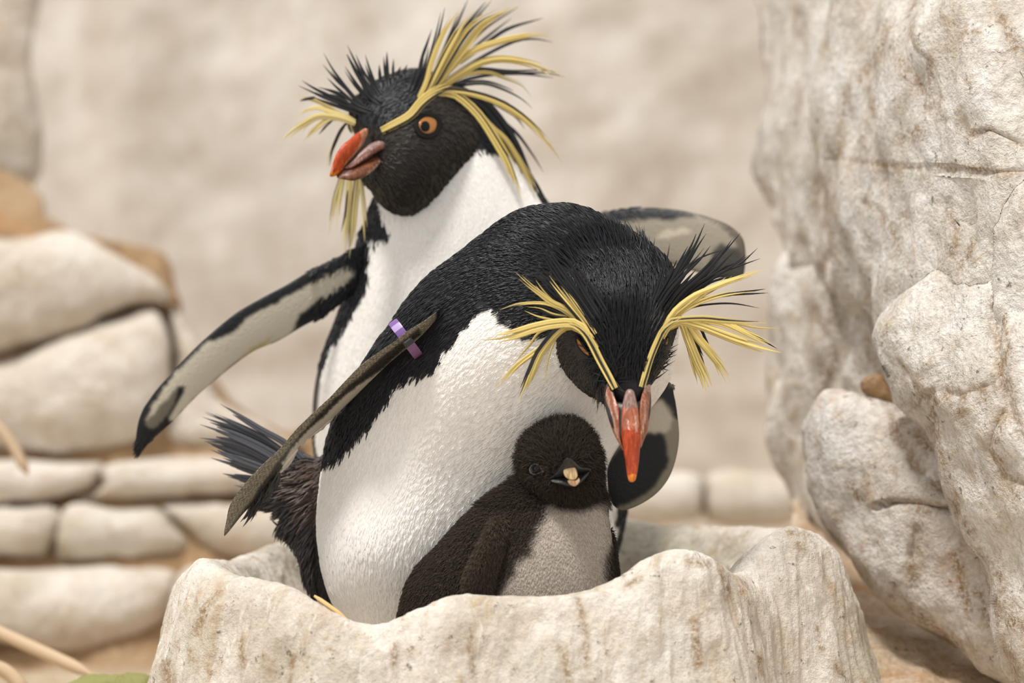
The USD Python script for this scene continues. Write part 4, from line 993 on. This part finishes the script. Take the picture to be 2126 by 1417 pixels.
K_FRONT = [
    (7, (1230, 690), (1184, 637), (1146, 592), (1100, 556), (1078, 531)), (7, (1245, 690), (1199, 623), (1163, 581), (1128, 528), (1110, 504)), (7, (1250, 680), (1206, 616), (1170, 567), (1140, 525), (1120, 498)), (7, (1262, 680), (1220, 616), (1184, 553), (1145, 517)), (7, (1272, 670), (1234, 609), (1199, 560), (1167, 512)), (6, (1215, 680), (1170, 634), (1135, 602), (1106, 566)),
    (6, (1350, 640), (1372, 581), (1384, 532), (1389, 504)), (7, (1360, 630), (1389, 581), (1409, 539), (1424, 508)), (7, (1365, 640), (1393, 588), (1417, 547), (1440, 508), (1459, 462)), (7, (1385, 610), (1414, 563), (1443, 513), (1462, 482)), (7, (1362, 640), (1386, 602), (1422, 563), (1450, 536), (1472, 507)), (4, (1370, 635), (1393, 602), (1443, 544), (1471, 528), (1507, 517)),
    (8, (1380, 650), (1414, 605), (1457, 567), (1492, 528), (1514, 493)), (6, (1400, 630), (1440, 590), (1492, 532), (1513, 508), (1535, 481)), (7, (1390, 650), (1428, 607), (1471, 571), (1499, 542), (1523, 518)), (8, (1390, 655), (1436, 602), (1499, 560), (1551, 524)), (6, (1400, 640), (1450, 598), (1499, 561), (1535, 544), (1569, 511)), (5, (1400, 640), (1440, 600), (1492, 567), (1527, 554), (1579, 536)),
    (6, (1420, 625), (1471, 585), (1520, 570), (1552, 563)), (5, (1410, 645), (1457, 622), (1527, 609), (1589, 600)), (3, (1500, 614), (1527, 611), (1596, 607)), (3.5, (1400, 655), (1440, 637), (1485, 630), (1527, 630), (1578, 639)),
    (5, (1408, 668), (1420, 675), (1443, 715), (1457, 744), (1467, 773)), (5, (1410, 668), (1427, 677), (1443, 706), (1461, 738)), (4, (1425, 668), (1453, 681), (1465, 703), (1477, 726)), (4, (1500, 667), (1527, 675), (1570, 698), (1613, 724)), (5, (1150, 690), (1122, 726), (1108, 764), (1085, 815)), (4, (1180, 660), (1150, 645), (1110, 632), (1075, 634)),
    (9, (1400, 640), (1425, 615), (1455, 592), (1480, 570)), (9, (1395, 655), (1425, 632), (1460, 608), (1500, 590)), (8, (1375, 640), (1400, 605), (1425, 575), (1440, 556)),
]
crest(front_bird, K_FRONT, (fh, fb), ("black_plume", (0.008, 0.008, 0.0095)), 0.12, lift=5, seed=900)
crest(front_bird, Y_FRONT, (fh, fb), ("yellow_plume", (0.66, 0.51, 0.17)), 0.10, lift=9, seed=800)

# ---- the band round its flipper
axis2 = np.array([0.80, -0.60]); axis2 /= np.linalg.norm(axis2)
side2 = np.array([-axis2[1], axis2[0]])        # points down and right
cen = np.array([842.0, 703.0])
band = thing("flipper_band", "purple plastic identification band with a black clasp round the front penguin's flipper", "band", W(np.array([842.0, 745, 25])))


def band_arc(a0, a1, w, r, name, mtl, n=40, **kw):
    t = np.radians(np.linspace(a0, a1, n))
    prof = np.array([(-0.5, 0), (-0.5, 0.7), (-0.36, 1), (0.36, 1), (0.5, 0.7), (0.5, 0)])
    V = []
    for tt in t:
        for pw, pr in prof:
            ra, rb_ = r[0] + pr * r[2], r[1] + pr * r[2]
            c = cen + side2 * math.sin(tt) * ra + axis2 * pw * w
            V.append([c[0], c[1], -8 - math.cos(tt) * rb_])
    k = len(prof)
    i, j = np.meshgrid(np.arange(n - 1), np.arange(k), indexing="ij")
    q = np.stack([i * k + j, i * k + (j + 1) % k, (i + 1) * k + (j + 1) % k, (i + 1) * k + j], -1).reshape(-1, 4)
    F = np.vstack([q[:, [0, 1, 2]], q[:, [0, 2, 3]], [[0, a, a + 1] for a in range(1, k - 1)], [[(n - 1) * k, (n - 1) * k + a + 1, (n - 1) * k + a] for a in range(1, k - 1)]])
    V = np.array(V)
    m = trimesh.Trimesh(V, F, process=False)
    if m.volume < 0:
        F = F[:, ::-1]
    return obj(name, V, F, mtl, kw.pop("parent", band), smooth=35, **kw)


upper_strap = band_arc(-215, -8, 21, (42, 29, 4), "strap", "purple_plastic", label="bright purple upper part of the band")
band_arc(20, 146, 21, (42, 29, 4), "strap", "mauve_plastic", label="dull mauve lower part of the band")
band_arc(-52, -30, 21.6, (42.4, 29.4, 4.2), "sticker", "lilac_sticker", n=12, parent=upper_strap, label="pale lilac mark")
clasp = band_arc(-10, 21, 22, (41.5, 29, 5.5), "clasp", "black_plastic", n=14)
band_arc(-6, -1, 15, (45, 32.5, 3.2), "clasp_bar", "eyelid_grey", n=6, parent=clasp)
band_arc(4, 8, 15, (45, 32.5, 3.2), "clasp_bar", "eyelid_grey", n=6, parent=clasp)

# ---- the chick
DOWN, BIB = np.array([0.038, 0.028, 0.0205]), np.array([0.43, 0.375, 0.32])
C_BODY = [(1078, 990), (1046, 1012), (1013, 1035), (972, 1067), (934, 1106), (902, 1142), (870, 1174), (846, 1213), (833, 1259), (828, 1300), (850, 1345), (1000, 1374), (1160, 1376), (1240, 1340), (1268, 1270), (1272, 1200), (1268, 1130), (1260, 1070), (1254, 1025), (1220, 990), (1150, 970)]
kb = Puff(C_BODY, 96, [(1150, 1150, -85), (1000, 1150, -45), (860, 1260, -10), (1160, 1020, -70), (1260, 1150, -65), (1150, 1330, -85)], g=5)
C_HEAD = [(1083, 985), (1081, 960), (1084, 937), (1096, 912), (1118, 893), (1150, 879), (1183, 877), (1206, 887), (1226, 910), (1238, 940), (1245, 970), (1248, 1002), (1240, 1028), (1220, 1043), (1198, 1050), (1172, 1051), (1142, 1044), (1112, 1022), (1093, 1004)]
kh = Puff(C_HEAD, 84, [(1180, 990, -118), (1110, 960, -88), (1240, 960, -88), (1160, 885, -78), (1180, 1045, -104)], g=4)
C_BIB = [(1136, 1046), (1173, 1054), (1215, 1052), (1246, 1040), (1262, 1067), (1266, 1116), (1257, 1148), (1253, 1207), (1262, 1320), (1180, 1370), (1020, 1370), (1034, 1242), (1058, 1197), (1084, 1160), (1110, 1128), (1117, 1096), (1132, 1074)]
C_FL = [(1020, 1082), (1060, 1074), (1084, 1095), (1086, 1115), (1074, 1136), (1058, 1162), (1042, 1190), (1036, 1222), (1030, 1242), (1008, 1252), (982, 1250), (965, 1236), (962, 1204), (976, 1168), (996, 1128)]
kf = Puff(C_FL, 26, [(1060, 1085, -118), (1040, 1120, -145), (1000, 1200, -168), (1000, 1250, -160)], g=4)
C_FR = [(1266, 1100), (1274, 1122), (1279, 1160), (1283, 1198), (1274, 1212), (1258, 1212), (1253, 1180), (1256, 1140)]
kr = Puff(C_FR, 22, -40, g=4)
cb = paint(kb.V, DOWN, (C_BIB, BIB, 7)); cb[kb.V[:, 2] > kb.mid(kb.V[:, 0], kb.V[:, 1]) + 10] = DOWN
KV, KF, KC = weld((kb.V, kb.F, soften(kb.F, cb, 4)), (kh.V, kh.F, paint(kh.V, DOWN * 0.85)), (kf.V, kf.F, paint(kf.V, DOWN * 1.5)), (kr.V, kr.F, paint(kr.V, DOWN)))
chick = thing("penguin_chick", "downy brown penguin chick with a pale bib, sitting against the front penguin's belly", "chick", W(np.array([1100.0, 1362, -50])))
obj("body", KV, KF, "down", chick, tint=KC[:, :3])
flowC = flow_field([(1150, 900, -0.2, -1), (1100, 930, -1, -0.4), (1230, 930, 1, -0.3), (1180, 940, 0.1, -1), (1120, 1010, -0.6, 0.8), (1220, 1020, 0.5, 0.8), (1170, 1030, 0, 1), (1170, 1100, 0, 1), (1000, 1150, -0.5, 1), (1250, 1150, 0.3, 1), (1150, 1250, 0, 1), (880, 1230, -0.6, 0.8)])


def keepC(p, n):
    f = p[:, 2] < -140
    return ~(f & ((np.hypot(p[:, 0] - 1112, p[:, 1] - 973) < 12) | (np.hypot((p[:, 0] - 1184) / 1.5, p[:, 1] - 985) < 22)))


def lenC(p):
    return np.where(p[:, 1] < 965, 17, np.where(p[:, 1] < 1050, 12, 11))


P, wd, tn, _ = strands(KV, KF, KC, 105000, lenC, lambda p: np.where(p[:, 1] < 1050, 1.05, 1.35), flowC, lift=lambda r: np.where(r[:, 1] < 1050, 0.8, 0.42), keep=keepC, seed=13, jitter=0.65, dark=(0.6, 1.5), curl=0.2)
curves("down", P, wd, tn, "down", chick, kind="stuff")
hz = lambda x, y: float(kh.front(np.array([float(x)]), np.array([float(y)]))[0])
CE = [(1101, 974), (1104, 967), (1111, 963.5), (1118, 967), (1122, 974), (1119, 980), (1111, 983), (1104, 981)]
CR = [(1226, 932), (1231, 937), (1234, 945), (1233, 951), (1228.5, 949), (1226, 941)]
relief("eyelid", [(1098, 974), (1102, 965.5), (1111, 961), (1119, 964), (1124.5, 972), (1130, 978), (1122, 982), (1112, 985.5), (1102, 983)], 4, snap(kh, CE, 6), "eyelid_grey", chick, g=1.5)
relief("eye", CE, 7, snap(kh, CE, 13), "eye_gloss", chick, g=1.5)
relief("eyelid", [(1223, 928), (1231, 932), (1237, 944), (1236, 954), (1228, 954), (1223, 942)], 4, snap(kh, CR, 12), "eyelid_grey", chick, g=1.5)
relief("eye", CR, 6, snap(kh, CR, 16), "eye_gloss", chick, g=1.5)
z0 = hz(1182, 985)
relief("lower_bill", [(1143, 995), (1154, 991), (1168, 989), (1183, 992), (1203, 989), (1214, 981), (1224, 977), (1220, 986), (1210, 997), (1196, 1008), (1180, 1009), (1160, 1004), (1146, 1000)], 16, [(1136, 996, z0 + 8), (1183, 1005, z0 - 16), (1228, 976, z0 + 10)], "bill", chick, (0.022, 0.02, 0.02), regions=(([(1138, 994), (1160, 996), (1172, 1000), (1150, 1002)], [0.07, 0.06, 0.06], 2),), g=2, label="black lower bill")
relief("upper_bill", [(1139, 995), (1156, 981), (1166, 966), (1172, 954), (1181, 950), (1192, 957), (1206, 969), (1227, 973), (1216, 984), (1203, 994), (1184, 999), (1164, 996)], 20, [(1150, 990, z0 + 2), (1183, 975, z0 - 14), (1215, 976, z0 + 4)], "bill", chick, (0.022, 0.02, 0.021), g=2, label="black base of the upper bill")
relief("egg_tooth", [(1169, 974), (1172, 967), (1179, 963), (1187, 964), (1194, 970), (1198, 979), (1199, 988), (1194, 995), (1186, 996), (1177, 992), (1171, 985)], 13, z0 - 30, "bill", chick, (0.66, 0.46, 0.26), g=1.8, label="cream tip of the upper bill")
relief("bill_tip", [(1178, 997), (1184, 995), (1195, 996), (1201, 991), (1204, 996), (1201, 1003), (1194, 1009), (1185, 1007), (1180, 1002)], 11, z0 - 27, "bill", chick, (0.62, 0.38, 0.22), g=1.8, label="pinkish cream tip of the lower bill")
